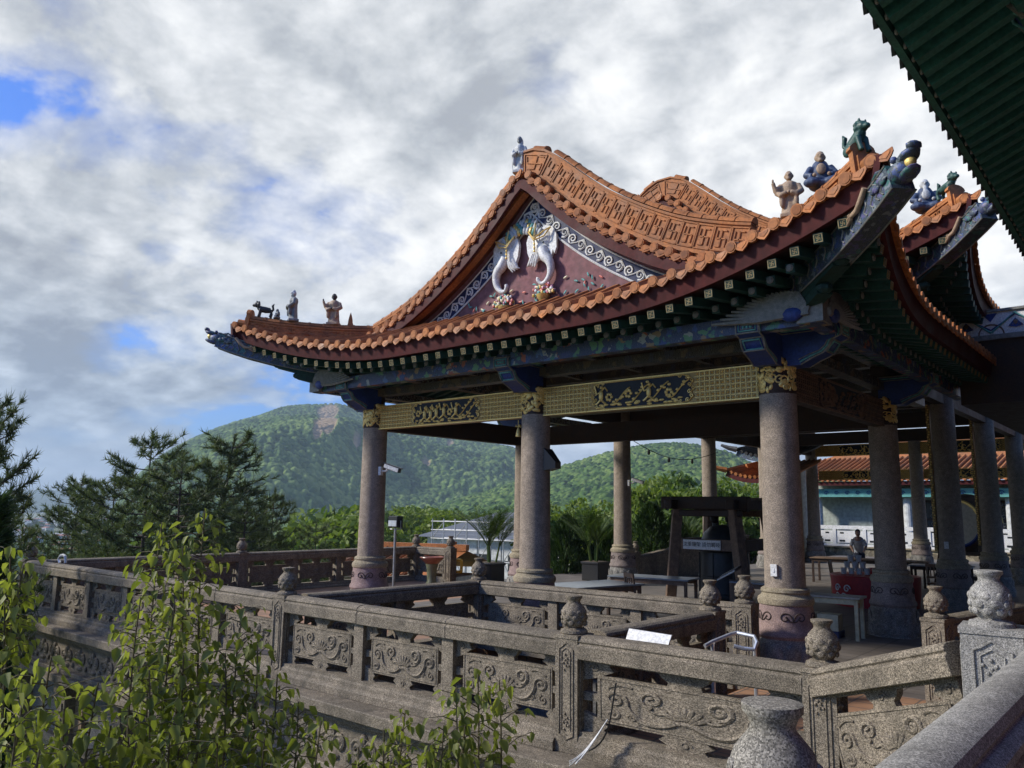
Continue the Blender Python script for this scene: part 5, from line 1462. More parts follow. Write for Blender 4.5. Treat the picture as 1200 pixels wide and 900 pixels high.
def person():
    p = at_z(1004,679,0)
    d = Vector((p.x,p.y,0)); d = Vector((-8.62,28.0,0))
    t = thing('person', 'person in a pale grey shirt leaning over the dark table', 'person', d, R(15))
    def body(mb):
        for s in (-1,1): mb.tube([(s*.09,0,.88),(s*.10,-.02,.48),(s*.10,.03,.06)], [.085,.06,.045], 10); mb.ell((s*.10,-.04,.035), (.045,.12,.035), 8, 5)
        mb.tube([(0,0,.85),(0,.0,1.0),(0,-.06,1.2),(0,-.16,1.36),(0,-.2,1.42)], [.15,.145,.15,.15,.06], 12)
        mb.tube([(0,-.19,1.4),(0,-.24,1.47)], .05, 8); mb.ell((0,-.27,1.56), (.075,.095,.11), 10, 8); mb.ell((0,-.37,1.54), (.015,.02,.02), 6, 4)
        for s in (-1,1):
            mb.tube([(s*.17,-.15,1.34),(s*.23,-.22,1.12),(s*.16,-.42,.98)], [.055,.045,.033], 8)
            mb.ell((s*.15,-.47,.96), (.035,.05,.02), 8, 5)
            for k in range(5): mb.tube([(s*.15+(.012*k-.024),-.50,.96),(s*.15+(.014*k-.028),-.56+abs(k-2)*.01,.945)], .009, 5)
    o = fig(t, 'body', M['skin'], body, .018)
    def shirt(mb):
        mb.tube([(0,0,.90),(0,.0,1.0),(0,-.06,1.2),(0,-.16,1.36),(0,-.2,1.40)], [.165,.16,.165,.165,.07], 12)
        for s in (-1,1): mb.tube([(s*.15,-.15,1.34),(s*.23,-.22,1.13)], [.07,.06], 8)
    fig(t, 'shirt', M['shirt'], shirt, .018)
    def tr(mb):
        mb.tube([(0,0,.95),(0,0,.82)], [.165,.16], 10)
        for s in (-1,1): mb.tube([(s*.09,0,.88),(s*.10,-.02,.48),(s*.10,.03,.09)], [.10,.075,.06], 10)
    fig(t, 'trousers', M['trouser'], tr, .018)
    def hr(mb): mb.ell((0,-.245,1.60), (.088,.10,.095), 10, 8); mb.ell((0,-.20,1.53), (.08,.06,.09), 8, 6)
    fig(t, 'hair', M['hair'], hr, .014)
person()
# small fittings
def fitting(name, label, cat, loc, rz, build, mats, parts=None):
    mb = MB(); build(mb); return solo(name, mb, mats, label, cat, loc, rz)
def cctv(label, loc, rz):
    t = thing('security_camera', label, 'camera', loc, rz)
    mb = MB(); mb.box(-.06,.0,-.05,.05,-.12,.06); mb.tube([(0,0,-.03),(.10,0,-.03),(.14,0,.02)], .022, 7); part('bracket', mb, M['white'], t)
    mb = MB(); mb.hexa([(.06,-.055,.04),(.40,-.055,-.07),(.40,.055,-.07),(.06,.055,.04),(.085,-.055,.13),(.425,-.055,.02),(.425,.055,.02),(.085,.055,.13)]); part('housing', mb, M['white'], t, bevel=.01)
    mb = MB(); mb.hexa([(.38,-.05,-.06),(.415,-.05,-.07),(.415,.05,-.07),(.38,.05,-.06),(.40,-.05,.02),(.435,-.05,.01),(.435,.05,.01),(.40,.05,.02)]); mb.hexa([(.05,-.062,.135),(.47,-.062,.005),(.47,.062,.005),(.05,.062,.135),(.055,-.062,.15),(.475,-.062,.02),(.475,.062,.02),(.055,.062,.15)]); part('hood', mb, M['black'], t)
cctv('white security camera on the left front column', (XL+.29,Y1-.02,2.98), R(20))
cctv('white security camera on the column right of the cypress trees', (XL+.29,20.75,3.05), R(20))
mb = MB(); mb.hexa([(0,-.16,-.13),(.2,-.11,-.09),(.2,.11,-.09),(0,.16,-.13),(0,-.16,.26),(.2,-.11,.02),(.2,.11,.02),(0,.16,.26)])
solo('wall_speaker', mb, M['black'], 'black speaker on the right side of the middle front column', 'speaker', (XM+.24,Y1+.05,3.0), R(10))
def floodlight():
    t = thing('floodlight', 'black floodlight on a thin steel pole beside the left column', 'lamp', (-14.0,12.35,0))
    mb = MB(); mb.tube([(0,0,0),(0,0,1.72)], .03, 8); mb.lathe((0,0,0), [(.16,0),(.16,.03),(.05,.05)], 14); part('pole', mb, M['steel_dull'], t)
    mb = MB(); mb.box(-.16,.16,-.09,.09,1.74,2.0); part('housing', mb, M['black'], t, bevel=.015)
    mb = MB(); mb.box(-.135,.135,-.1,-.091,1.77,1.90); part('lens', mb, M['steel'], t)
    mb = MB(); mb.tube([(-.18,0,1.9),(-.18,0,1.70),(.18,0,1.70),(.18,0,1.9)], .012, 6); part('yoke', mb, M['steel_dull'], t)
floodlight()
def urn():
    t = thing('ceramic_planter', 'tall glazed planter with a red brown bowl before the back corner balustrade', 'planter', (-16.9,16.35,0))
    mb = MB(); mb.lathe((0,0,0), [(.16,0),(.17,.05),(.13,.12),(.15,.45),(.19,.62)], 20); part('stem', mb, mottled('green_brown_glaze',(.14,.15,.09),.35), t, smooth=50)
    mb = MB(); mb.lathe((0,0,0), [(.18,.60),(.30,.72),(.36,.78),(.35,.80),(.28,.74)], 20); part('bowl', mb, mottled('red_brown_glaze',(.26,.09,.06),.35), t, smooth=50)
    mb = MB(); mb.lathe((0,0,0), [(.27,.74),(.0,.76)], 16); part('earth', mb, M['soil'], t)
urn()
mb = MB(); p = at_y(534,663,17.5)
for dz in (-.17,.17): mb.tube([(-.35,0,dz),(.24,0,dz)], .045, 8)
mb.tube([(.24,0,-.17),(.24,0,.17)], .045, 8); mb.tube([(-.3,0,-.8),(-.3,0,.2)], .04, 8)
solo('yellow_rail', mb, M['yellow'], 'yellow tube rail end right of the back corner balustrade', 'railing', p)
mb = MB(); a = at_y(735,737,6.75); b = at_y(785,745,6.75); mb.hexa([(a.x,6.70,a.z-.13),(b.x,6.70,b.z-.10),(b.x,6.72,b.z-.10),(a.x,6.72,a.z-.13),(a.x,6.78,a.z),(b.x,6.78,b.z),(b.x,6.80,b.z),(a.x,6.80,a.z)])
solo('blank_signboard', mb, M['white'], 'blank white signboard leaning behind the front rail right of the middle post', 'sign', (0,0,0))
mb = MB(); P = [(-4.42,8.2,.72),(-4.30,8.35,.80),(-3.72,8.9,1.04),(-3.5,8.95,1.06),(-3.28,8.75,1.02),(-3.24,8.6,.92),(-3.3,8.6,.84),(-3.5,8.6,.84),(-3.72,8.6,.84)]
P = [at_y(x,y,Y) for x,y,Y in ((826,757,7.9),(835,752,8.0),(857,743,8.2),(864,741.5,8.25),(884,746,8.25),(887,753,8.2),(884,761,8.15),(872,760,8.1),(860,757,8.05))]
mb.tube(P, .022, 8); mb.tube([P[1], P[1]-Vector((0,0,.95))], .022, 8); mb.tube([P[4], P[4]-Vector((0,0,1.05))], .022, 8)
solo('steel_handrail', mb, M['steel'], 'bent stainless handrail loop in front of the inner balustrade post', 'handrail', (0,0,0))
mb = MB(); P = [at_y(x,y,6.75) for x,y in ((70,660),(69,655),(71,651.5),(74,650.5),(76.5,652),(77,660))]; mb.tube(P, .03, 7)
solo('steel_hoop', mb, M['steel'], 'small bright metal hoop behind the far left corner rail', 'hoop', (0,0,0))
mb = MB(); q = random.Random(3)
for k in range(7):
    p0 = at_y(712-k*.6,843+k,6.26); p1 = at_y(700-k*1.5,862+k*2,6.2); p2 = at_y(690-k*2.3,880+k*2,6.12); p3 = at_y(676-k*2+q.uniform(-3,5),893+q.uniform(-3,6),5.98)
    mb.tube(bez(p0,p1,p2,p3,8), .0045, 5)
solo('white_cables', mb, M['white'], 'bundle of thin white cables spilling from the front panel beside the post', 'cables')
mb = MB(); mb.tube(bez(at_y(722,800,6.33), at_y(715,840,6.30), at_y(716,870,6.26), at_y(690,880,6.2)), .008, 5)
solo('black_cable', mb, M['black'], 'black cable hanging down the wide right panel', 'cable')
for lab,x,y,z in (('white socket plate low on the right front column',XR-.03,Y1-.29,1.42),('white socket plate on the third right column',XR-.05,20.81,1.5)):
    mb = MB(); mb.box(-.045,.045,-.02,.03,-.08,.08); mb.box(-.015,.015,-.026,-.0201,-.03,.03); solo('socket_plate', mb, M['white'], lab, 'socket', (x,y,z), 0, None, False, .006)
mb = MB(); P0 = Vector((XL,20.8,4.55)); P1 = Vector((XL+.4,26.5,4.3))
pts = [P0.lerp(P1,i/20)-Vector((0,0,.5*math.sin(PI*i/20))) for i in range(21)]; mb.tube(pts, .012, 5)
for i in (5,9,14): mb.ell(pts[i]-Vector((0,0,.08)), (.05,.05,.09), 8, 6); mb.tube([pts[i],pts[i]-Vector((0,0,.05))], .02, 5)
solo('lamp_string', mb, M['black'], 'thin cable with small dark lamps hung between the left rear columns', 'lights')
for x,lab in ((-9.25,'small pale bell pendant under the left gold beam near the middle column'),):
    mb = MB(); mb.lathe((0,0,0), [(.05,0),(.045,.05),(.03,.12),(.012,.16)], 10); mb.tube([(0,0,.15),(0,0,.3)], .006, 5); solo('hanging_bell', mb, M['gold'], lab, 'bell', (x,Y1,3.50), 0, None, True)
# ------------------------------------------------------------------ plants
def np_mesh(name, V, F, mats, mi=None, smooth=False):
    me = bpy.data.meshes.new(name); V = np.asarray(V, dtype=np.float32); F = np.asarray(F, dtype=np.int32)
    k = F.shape[1]; me.vertices.add(len(V)); me.vertices.foreach_set('co', V.ravel()); me.loops.add(F.size); me.loops.foreach_set('vertex_index', F.ravel())
    me.polygons.add(len(F)); me.polygons.foreach_set('loop_start', np.arange(0,F.size,k,dtype=np.int32)); me.polygons.foreach_set('loop_total', np.full(len(F),k,dtype=np.int32))
    for m in (mats if isinstance(mats,(list,tuple)) else [mats]): me.materials.append(m)
    me.update(calc_edges=True); return me
def unit(a): return a/np.maximum(1e-9,np.linalg.norm(a,axis=-1,keepdims=True))
def leaves(P, D, size, rng, wide=.33, fold=.16):
    """P (n,3) stalk points, D (n,3) directions; a folded six-point leaf each"""
    n = len(P); D = unit(D); up = np.tile([0,0,1.0],(n,1))+rng.normal(0,.45,(n,3)); s = unit(np.cross(D,up)); u = np.cross(s,D)
    L = size*rng.uniform(.45,1.3,(n,1))
    W = rng.uniform(.7,1.15,(n,1)); curl = rng.uniform(-.30,.10,(n,1))
    tpl = [(0,0,0,0),(.24,wide*.9,fold,.1),(.62,wide*.7,fold*.8,.45),(1,0,-.02,1),(.62,-wide*.7,fold*.8,.45),(.24,-wide*.9,fold,.1)]
    V = np.stack([P+L*(D*a+s*(b*W)+u*(c+curl*k)) for a,b,c,k in tpl],1).reshape(-1,3)
    i = np.arange(n)[:,None]*6
    F = np.concatenate([i+np.array([[0,1,2,3]]), i+np.array([[0,3,4,5]])])
    return V, F
def quads(P, size, rng, flat=.3):
    n = len(P); a = unit(rng.normal(0,1,(n,3))); b = unit(np.cross(a,rng.normal(0,1,(n,3)))); L = size*rng.uniform(.6,1.3,(n,1))
    V = np.stack([P-a*L, P+b*L*.45, P+a*L, P-b*L*.45],1).reshape(-1,3)
    return V, np.arange(4*n).reshape(-1,4)
def sapling(label, shoots, group=None, seed=1):
    """slender broad-leaved shoots; every shoot = (px,py,dist,leafy length) giving the place of its tip"""
    rng = np.random.default_rng(seed); q = random.Random(seed)
    tips = [at_r(px,py,d*1.3) for px,py,d,l in shoots]
    bx = sum(t.x for t in tips)/len(tips); by = sum(t.y for t in tips)/len(tips)
    t = thing('sapling', label, 'tree', (bx,by,-5.6), 0, group); o = Vector((bx,by,-5.6))
    st = MB(); P = []; D = []
    for tip,(px,py,d,ll) in zip(tips,shoots):
        base = Vector((bx+(tip.x-bx)*.35, by+(tip.y-by)*.35, -5.6)); H = tip.z-base.z
        path = [base.lerp(tip,k/24)+Vector((.20*math.sin(k*.34+px),.20*math.cos(k*.3+py),0))*(1-k/24)**.7*min(1,k/6) for k in range(25)]
        st.tube([p-o for p in path], [.022*(1-k/25)+.004 for k in range(25)], 6)
        nn = int(ll*72)
        for k in range(nn):
            s = 1-(k/nn)**1.0*ll/H; i = min(23,int(s*24)); p = path[i].lerp(path[i+1], s*24-i)
            a = k*2.4+q.uniform(-.5,.5); f = min(1,(k+4)/16)
            out = Vector((math.cos(a),math.sin(a),q.uniform(-.1,.5)))
            tw = q.uniform(.02,.19)*f*(1 if q.random() < .8 else 1.8); e = p+out*tw
            if tw > .10: st.tube([p-o, p.lerp(e,.5)+Vector((0,0,.02))-o, e-o], [.004,.003,.002], 4, caps=False)
            m = 1+int(tw*9)
            for j in range(m):
                w = p.lerp(e,(j+1)/m); P.append(w-o); D.append((out.x*.6+q.uniform(-.45,.45),out.y*.6+q.uniform(-.45,.45),q.uniform(-1.7,-.15)))
    part('stem', st, M['twig'], t)
    V,F = leaves(np.array([tuple(p) for p in P]), np.array(D), .082, rng); link('foliage', np_mesh('foliage', V, F, M['leaf_near']), t)
    return t
sapling('leafy sapling with the tallest bright green shoots before the left balustrade', [(240,598,4.7,1.7),(214,640,4.6,1.5),(190,612,4.8,1.3),(165,700,4.5,1.3),(205,705,4.4,1.2),(215,765,4.3,1.0),(175,785,4.2,.9)], None, 1)
sapling('leafy sapling in the bottom left corner of the view', [(60,770,3.9,1.3),(30,800,3.7,1.2),(20,850,3.5,.9),(75,830,3.6,.9),(115,800,3.8,1.1),(48,870,3.4,.8),(5,790,3.9,1.1),(130,850,3.7,.8),(90,880,3.5,.6),(160,870,3.7,.7)], None, 2)
sapling('single leafy shoots rising at the far left edge', [(12,640,4.6,.7),(28,662,4.5,.6),(6,690,4.5,.6)], None, 3)
sapling('leafy sapling right of the tallest one covering the podium', [(285,712,4.5,1.3),(302,752,4.4,1.1),(264,765,4.4,1.0),(325,790,4.3,.9),(350,822,4.2,.7),(376,845,4.0,.5),(235,815,4.1,.8),(290,835,4.0,.7),(150,840,3.9,.7),(200,850,3.9,.7),(255,860,3.9,.6),(310,865,3.9,.6)], None, 4)
sapling('small leafy sapling at the bottom centre before the carved panels', [(560,790,4.2,.8),(585,797,4.25,.5),(535,805,4.1,.6),(520,850,3.9,.5),(545,850,4.0,.5),(475,832,4.0,.6),(450,855,3.9,.5),(420,875,3.8,.5),(500,880,3.7,.4)], None, 5)

def pine_meshes(seed, H=10, spread=3.2, tufts=1.0, upsw=.35, s0=.2):
    rng = np.random.default_rng(seed); q = random.Random(seed)
    tr = MB(); tips = []
    lean = Vector((q.uniform(-.3,.3),q.uniform(-.3,.3),0))
    ax = lambda s: Vector((0,0,H*s))+lean*(s*s)*2
    tr.tube([ax(k/12) for k in range(13)], [.16*(1-k/12)+.018 for k in range(13)], 8)
    nb = 18
    for w in range(nb):
        s = s0+(.98-s0)*w/nb; L0 = spread*(1-((s-s0)/(1.03-s0))**1.5)*q.uniform(.75,1.1)+.25
        for b in range(q.choice((3,4,4))):
            a = 2*PI*(b/4)+w*1.3+q.uniform(-.4,.4); L = L0*q.uniform(.6,1.1); p0 = ax(s)
            d = Vector((math.cos(a),math.sin(a),0)); path = [p0+d*L*f+Vector((0,0,L*upsw*f*f*q.uniform(.6,1.2)-.05*L*f)) for f in (0,.35,.7,1)]
            tr.tube(path, [.05*(1-s)+.018,.035*(1-s)+.013,.014,.008], 5)
            for k in range(int(3+L*3)):
                f = q.uniform(.3,1) if k else 1; i = min(2,int(f*3)); p = path[i].lerp(path[i+1], f*3-i)
                sd = Vector((math.cos(a+q.uniform(-1.3,1.3)),math.sin(a+q.uniform(-1.3,1.3)),q.uniform(.1,.7))); e = p+sd*q.uniform(.2,.8)*min(1,L)
                if k: tr.tube([p,e],[.010,.006],4,caps=False)
                tips.append((e,sd))
                if q.random() < .75: tips.append((p.lerp(e,.55), sd))
    for k in range(3): tips.append((ax(1)-Vector((0,0,.15*k)),Vector((0,0,1))))
    P = []; D = []
    for e,sd in tips:
        for k in range(int(26*tufts)):
            v = Vector((q.gauss(0,1),q.gauss(0,1),q.gauss(.3,.8))).normalized()*.9+sd*.7; P.append(tuple(e-sd*q.uniform(0,.22))); D.append(tuple(v))
    P = np.array(P); D = unit(np.array(D)); n = len(P); L = rng.uniform(.18,.34,(n,1)); s = unit(np.cross(D,rng.normal(0,1,(n,3))))*.017
    V = np.stack([P-s,P+s,P+D*L],1).reshape(-1,3)
    return tr.mesh('trunk', M['bark'], smooth=60), np_mesh('crown', V, np.arange(3*n).reshape(-1,3), M['needle'])
PINES = [pine_meshes(11,s0=.3), pine_meshes(12,10,2.6,s0=.3), pine_meshes(13,10,3.8,1.1,.25,.3), pine_meshes(14,10,1.7,.9,.6,.45), pine_meshes(15,10,2.2,.8,.3,.58)]
def pine(label, px, py, dist, k, width=1.0, rz=0, group=None):
    tip = at_r(px,py,dist); g = gz(tip.x,tip.y); h = (tip.z-g)/10
    t = thing('pine_tree', label, 'tree', (tip.x,tip.y,g), rz, group)
    link('trunk', PINES[k][0], t, None, None, (h*width,h*width,h)); link('crown', PINES[k][1], t, None, None, (h*width,h*width,h))
pine('tall pine cut by the left edge with bare upturned branch tips', 10, 468, 17, 3, .5, 1)
pine('thick lower pine behind the tall one at the left edge', -70, 560, 20, 3, .8, 2)
pine('mid sized pine left of the tallest one', 140, 548, 33, 1, .7, 2.5)
pine('small pine standing alone with a forked dark trunk', 88, 556, 36, 4, .75, 3)
pine('tallest pine of the dark group left of the hill', 178, 506, 31, 0, .8, 4)
pine('dark pine with a tufted leader before the hill slope', 258, 508, 31, 3, 1.0, 5)
pine('dark pine between the tallest and the tufted one', 215, 535, 28, 0, .85, .7)
pine('low spreading pine at the right end of the dark group', 318, 572, 33, 2, .6, 4.2)
pine('low pine nearest the left front column', 372, 612, 36, 0, .7, 1.9)
pine('short pine in front of the dark group behind the far left rail', 285, 585, 27, 1, .9, 5.5)
def softneedle(label, px, py, dist, w, seed):
    rng = np.random.default_rng(seed); tip = at_r(px,py,dist); g = gz(tip.x,tip.y)-1; H = tip.z-g
    t = thing('cypress_tree', label, 'tree', (tip.x,tip.y,g))
    mb = MB(); mb.tube([(0,0,0),(.05,0,H*.5),(0,0,H*.97)], [.12,.07,.01], 7)
    n = 9000; zz = rng.uniform(.25,1,n)**.8; a = rng.uniform(0,2*PI,n); rad = w*(1-zz**2.2)*(.72+.28*np.sin(a*5+zz*22))*rng.uniform(.35,1,n)**.5+.05
    P = np.stack([rad*np.cos(a),rad*np.sin(a),zz*H],1); D = unit(np.stack([np.cos(a),np.sin(a),rng.uniform(.1,1.4,n)],1)+rng.normal(0,.35,(n,3)))
    for k in range(26):
        z = rng.uniform(.3,.9); an = k*2.4; mb.tube([(0,0,z*H),(w*.8*(1-z**2.2)*math.cos(an),w*.8*(1-z**2.2)*math.sin(an),z*H+.35)],[.022,.006],4,caps=False)
    part('trunk', mb, M['bark'], t)
    L = rng.uniform(.12,.26,(n,1)); s = unit(np.cross(D,rng.normal(0,1,(n,3))))*.022
    V = np.stack([P-s,P+s,P+D*L],1).reshape(-1,3); link('crown', np_mesh('crown', V, np.arange(3*n).reshape(-1,3), M['needle_b']), t)
softneedle('soft dark evergreen at the left edge below the tall pine', -5, 585, 12.5, .6, 21)
softneedle('soft evergreen beside the left end of the podium', -8, 735, 11.5, .7, 22)
softneedle('low soft evergreen at the left end of the long balustrade', -50, 650, 14.5, 1.0, 23)

def broad_meshes(seed, mat, leaf=.30, n=5200, lumps=16, tall=1.0):
    rng = np.random.default_rng(seed); q = random.Random(seed); tr = MB()
    tr.tube([(0,0,0),(.1,.05,.35),(.0,.0,.75)], [.045,.03,.012], 7)
    C = []
    for k in range(lumps):
        z = q.uniform(.34,.93); w = .36*math.sin(PI*min(1,(z-.18)/.86))**.7; a = k*2.4; rr = w*q.uniform(.25,1)
        c = (rr*math.cos(a),rr*math.sin(a),z*tall); C.append((c,q.uniform(.09,.17)))
        tr.tube([(0,0,max(.2,z-.28)),(c[0]*.6,c[1]*.6,z-.1),c],[.016,.010,.004],5,caps=False)
    P = []
    for k in range(n):
        c,r = C[rng.integers(len(C))]; v = rng.normal(0,1,3); v /= np.linalg.norm(v); f = rng.uniform(.35,1.08)**.6
        P.append((c[0]+v[0]*r*f*1.15, c[1]+v[1]*r*f*1.15, c[2]+v[2]*r*f*.85))
    V,F = quads(np.array(P), leaf/10, rng)
    return tr.mesh('trunk', M['bark'], smooth=60), np_mesh('crown', V, F, mat)
BROAD = [broad_meshes(31,M['leaf_mid']), broad_meshes(32,M['leaf_yel'],.28), broad_meshes(33,M['leaf_dark'],.32), broad_meshes(34,M['leaf_yel'],.26,5200,22,1.05), broad_meshes(35,M['leaf_mid'],.36,4200,12)]
def broad(label, px, py, dist, k, width=1.0, rz=0, group=None, g=None):
    tip = at_r(px,py,dist); g = gz(tip.x,tip.y) if g is None else g; h = tip.z-g
    t = thing('broadleaf_tree', label, 'tree', (tip.x,tip.y,g), rz, group)
    w = h*width
    link('trunk', BROAD[k][0], t, None, None, (w,w,h)); link('crown', BROAD[k][1], t, None, None, (w,w,h))
q = random.Random(77)
for i,(px,py,d,k,w) in enumerate([(648,604,46,1,.9),(668,590,52,3,.8),(690,600,50,0,.8),(712,592,56,3,.8),(752,573,50,1,.85),(772,566,56,3,.75),(795,560,62,0,.8),(818,575,52,1,.8),(842,570,48,0,.85),(866,566,54,3,.8),(885,580,46,0,.9),(905,590,60,1,.9),(700,625,42,1,.9),(760,610,44,3,.85),(785,600,46,0,.8),(860,605,43,0,.9),(935,600,64,0,.9),(630,612,58,0,.9)]):
    broad('bushy green tree standing behind the pavilion columns', px, py, d, k, w, i*1.3, 'green trees behind the pavilion')
for i in range(30):
    px = 385+i*8.6+q.uniform(-5,5); d = q.uniform(75,150); py = q.uniform(603,622)-(d-75)*.12
    broad('sunlit yellow green tree on the lower slope beyond the terrace', px, py, d, q.choice((0,1,3,3,1)), q.uniform(.85,1.2), q.uniform(0,6), 'sunlit trees on the lower slope')
for i in range(24):
    px = 190+q.uniform(0,210); d = q.uniform(60,140); py = q.uniform(628,650)
    broad('green tree in the valley seen between the pine trunks', px, py, d, q.choice((0,2,4)), q.uniform(.8,1.2), q.uniform(0,6), 'valley trees behind the pines')
def cypress(label, px, py, dist, g, wide, seed):
    rng = np.random.default_rng(seed); tip = at_r(px,py,dist); H = tip.z-g
    t = thing('cypress_tree', label, 'tree', (tip.x,tip.y,g)); n = 7000
    zz = rng.uniform(0,1,n)**.9; a = rng.uniform(0,2*PI,n); rad = wide*(np.sin(np.pi*np.clip(zz*.86+.14,0,1))**.75)*(.75+.25*np.sin(a*4+zz*19))*rng.uniform(.3,1,n)**.4
    P = np.stack([rad*np.cos(a),rad*np.sin(a),.25+zz*(H-.25)],1); D = unit(np.stack([np.cos(a)*.6,np.sin(a)*.6,np.full(n,1.2)],1)+rng.normal(0,.3,(n,3)))
    L = rng.uniform(.10,.22,(n,1)); s = unit(np.cross(D,rng.normal(0,1,(n,3))))*.03
    V = np.stack([P-s,P+s,P+D*L],1).reshape(-1,3); mb = MB(); mb.tube([(0,0,0),(0,0,H*.8)],[.07,.02],6); part('trunk', mb, M['bark'], t)
    link('crown', np_mesh('crown', V, np.arange(3*n).reshape(-1,3), M['leaf_dark']), t)
cypress('dark bushy cypress right of the middle column', 664, 606, 29, -1, 1.0, 41)
cypress('dark bushy cypress left of the slim rear column', 712, 618, 29, -1, .8, 42)
cypress('tallest dark cypress right of the slim rear column', 762, 592, 29, -1, 1.1, 43)
cypress('dark cypress just left of the bell frame', 790, 606, 31, -1, .8, 44)
def palm(label, px, py, z, hgt, seed):
    p = at_z(px,py,z); q = random.Random(seed); t = thing('potted_palm', label, 'potted plant', (p.x,p.y,z))
    mb = MB(); mb.box(-.32,.32,-.32,.32,0,.55); mb.box(-.35,.35,-.35,.35,.50,.58); part('pot', mb, M['black'], t, bevel=.02)
    mb = MB(); mb.box(-.3,.3,-.3,.3,.56,.59); part('earth', mb, M['soil'], t)
    st = MB(); fr = MB()
    for c in range(4):
        bx, by = q.uniform(-.15,.15), q.uniform(-.15,.15); st.tube([(bx,by,.57),(bx*1.6,by*1.6,.57+hgt*.32)],[.035,.025],6)
        for k in range(5):
            a = q.uniform(0,2*PI); L = hgt*q.uniform(.55,.85); el = q.uniform(.9,1.45)
            P0 = Vector((bx*1.6,by*1.6,.57+hgt*.28)); d = Vector((math.cos(a)*math.cos(el),math.sin(a)*math.cos(el),math.sin(el)))
            path = [P0+d*L*f+Vector((math.cos(a),math.sin(a),-.35))*L*.34*f*f for f in [i/12 for i in range(13)]]
            st.tube(path, [.014*(1-i/13)+.003 for i in range(13)], 4)
            for i in range(3,13):
                tdir = (path[i]-path[i-1]).normalized(); s = tdir.cross(Vector((0,0,1))).normalized()
                for sg in (-1,1):
                    for h_ in (0,.5):
                        b0 = path[i-1].lerp(path[i],h_); l = L*.30*math.sin(PI*(i/13*.85+.1)); dd = (s*sg*.75+tdir*.75+Vector((0,0,.05))).normalized(); w = s.cross(dd).normalized()
                        e = tdir*.018; m_ = b0+dd*l*.5+Vector((0,0,.02)); fr.add([b0, m_+e, b0+dd*l-Vector((0,0,.09*l)), m_-e], [(0,1,2,3)])
    part('stem', st, M['palm'], t); o = link('fronds', fr.mesh('fronds', M['palm'], fixn=False), t)
palm('potted palm with tall fronds left of the middle columns', 574, 682, 0, 1.75, 51)
palm('dark potted palm between the middle column and the slim rear column', 698, 680, 0, 1.7, 52)
palm('small potted palm behind the bell frame', 806, 667, 0, 1.6, 53)
# ------------------------------------------------------------------ buildings beyond
def grey_building():
    t = thing('grey_roof_building', 'pale building with a blue grey pitched roof beyond the terrace', 'building', at_r(560,700,52).xy.to_3d()+Vector((0,0,-8)), R(8))
    mb = MB(); mb.box(-4.2,7,0,9,0,8.5); w = part('wall', mb, M['wall_white'], t)
    mb = MB(); mb.add([(-4.8,-.6,8.3),(7.6,-.6,8.3),(7.6,9.6,8.3),(-4.8,9.6,8.3),(-1.6,4.5,9.95),(4.6,4.5,9.95)], [(0,1,5,4),(1,2,5),(2,3,4,5),(3,0,4),(0,3,2,1)])
    part('roof', mb, M['roof_grey'], t)
    for i in range(4):
        f = MB(); x = -3+i*2.6; f.box(x,x+1.2,-.05,.05,6.0,7.4); o = part('window', f, M['wall_white'], t); g = MB(); g.box(x+.08,x+1.12,-.07,-.051,6.08,7.32); part('pane', g, M['glass_dark'], o)
    s = thing('scaffolding', 'galvanised tube scaffolding in front of the grey roofed building', 'scaffolding', at_r(548,700,47).xy.to_3d()+Vector((0,0,-8)), R(8))
    mb = MB()
    for i in range(8):
        x = -2.7+i*.85
        for y in (0,1.1): mb.tube([(x,y,0),(x,y,9.55)], .035, 5)
        for z in (5.9,7.2,8.4,9.4): mb.tube([(x,0,z),(x,1.1,z)], .028, 5)
        if i < 7 and i % 2 == 0:
            mb.tube([(x,0,7.2),(x+.85,0,8.4)], .025, 5); mb.tube([(x,0,8.4),(x+.85,0,9.4)], .025, 5); mb.tube([(x+.85,0,5.9),(x,0,7.2)], .025, 5)
    for z in (5.9,7.2,8.4,8.9,9.4):
        for y in (0,1.1): mb.tube([(-2.8,y,z),(3.4,y,z)], .03, 5)
    part('tube_frame', mb, M['steel_dull'], s)
    mb = MB(); mb.box(-2.7,3.3,.1,1.0,8.36,8.40); mb.box(-2.7,3.3,.1,1.0,7.14,7.18); part('deck', mb, M['steel_dull'], s)
grey_building()
def tile_lodge():
    a = at_r(385,645,29); b = at_r(488,646,27); d = (b-a); d.z = 0; L = d.length
    t = thing('tiled_lodge', 'low building with an orange tiled roof just beyond the back left rail', 'building', (a.x,a.y,-5.88), math.atan2(d.y,d.x))
    mb = MB(); mb.box(0,L,.8,5,0,5.6); part('wall', mb, M['wall_white'], t)
    r = MB(); r.add([(-.4,-.2,5.75),(L+.4,-.2,5.75),(L+.4,2.9,6.55),(-.4,2.9,6.55),(L+.4,6,5.75),(-.4,6,5.75)], [(0,1,2,3),(3,2,4,5)]); 
    k = int(L/.3)
    for i in range(k): r.tube([(i*.3,-.2,5.8),(i*.3,2.9,6.6)], .07, 5)
    o = part('roof', r, M['tile'], t); m_ = MB(); m_.bar((-.4,2.9,6.66),(L+.4,2.9,6.66),.25,.22); m_.box(L*.90,L*.90+.25,2.78,3.02,6.7,6.86); part('ridge', m_, M['tile_ridge'], o)
tile_lodge()
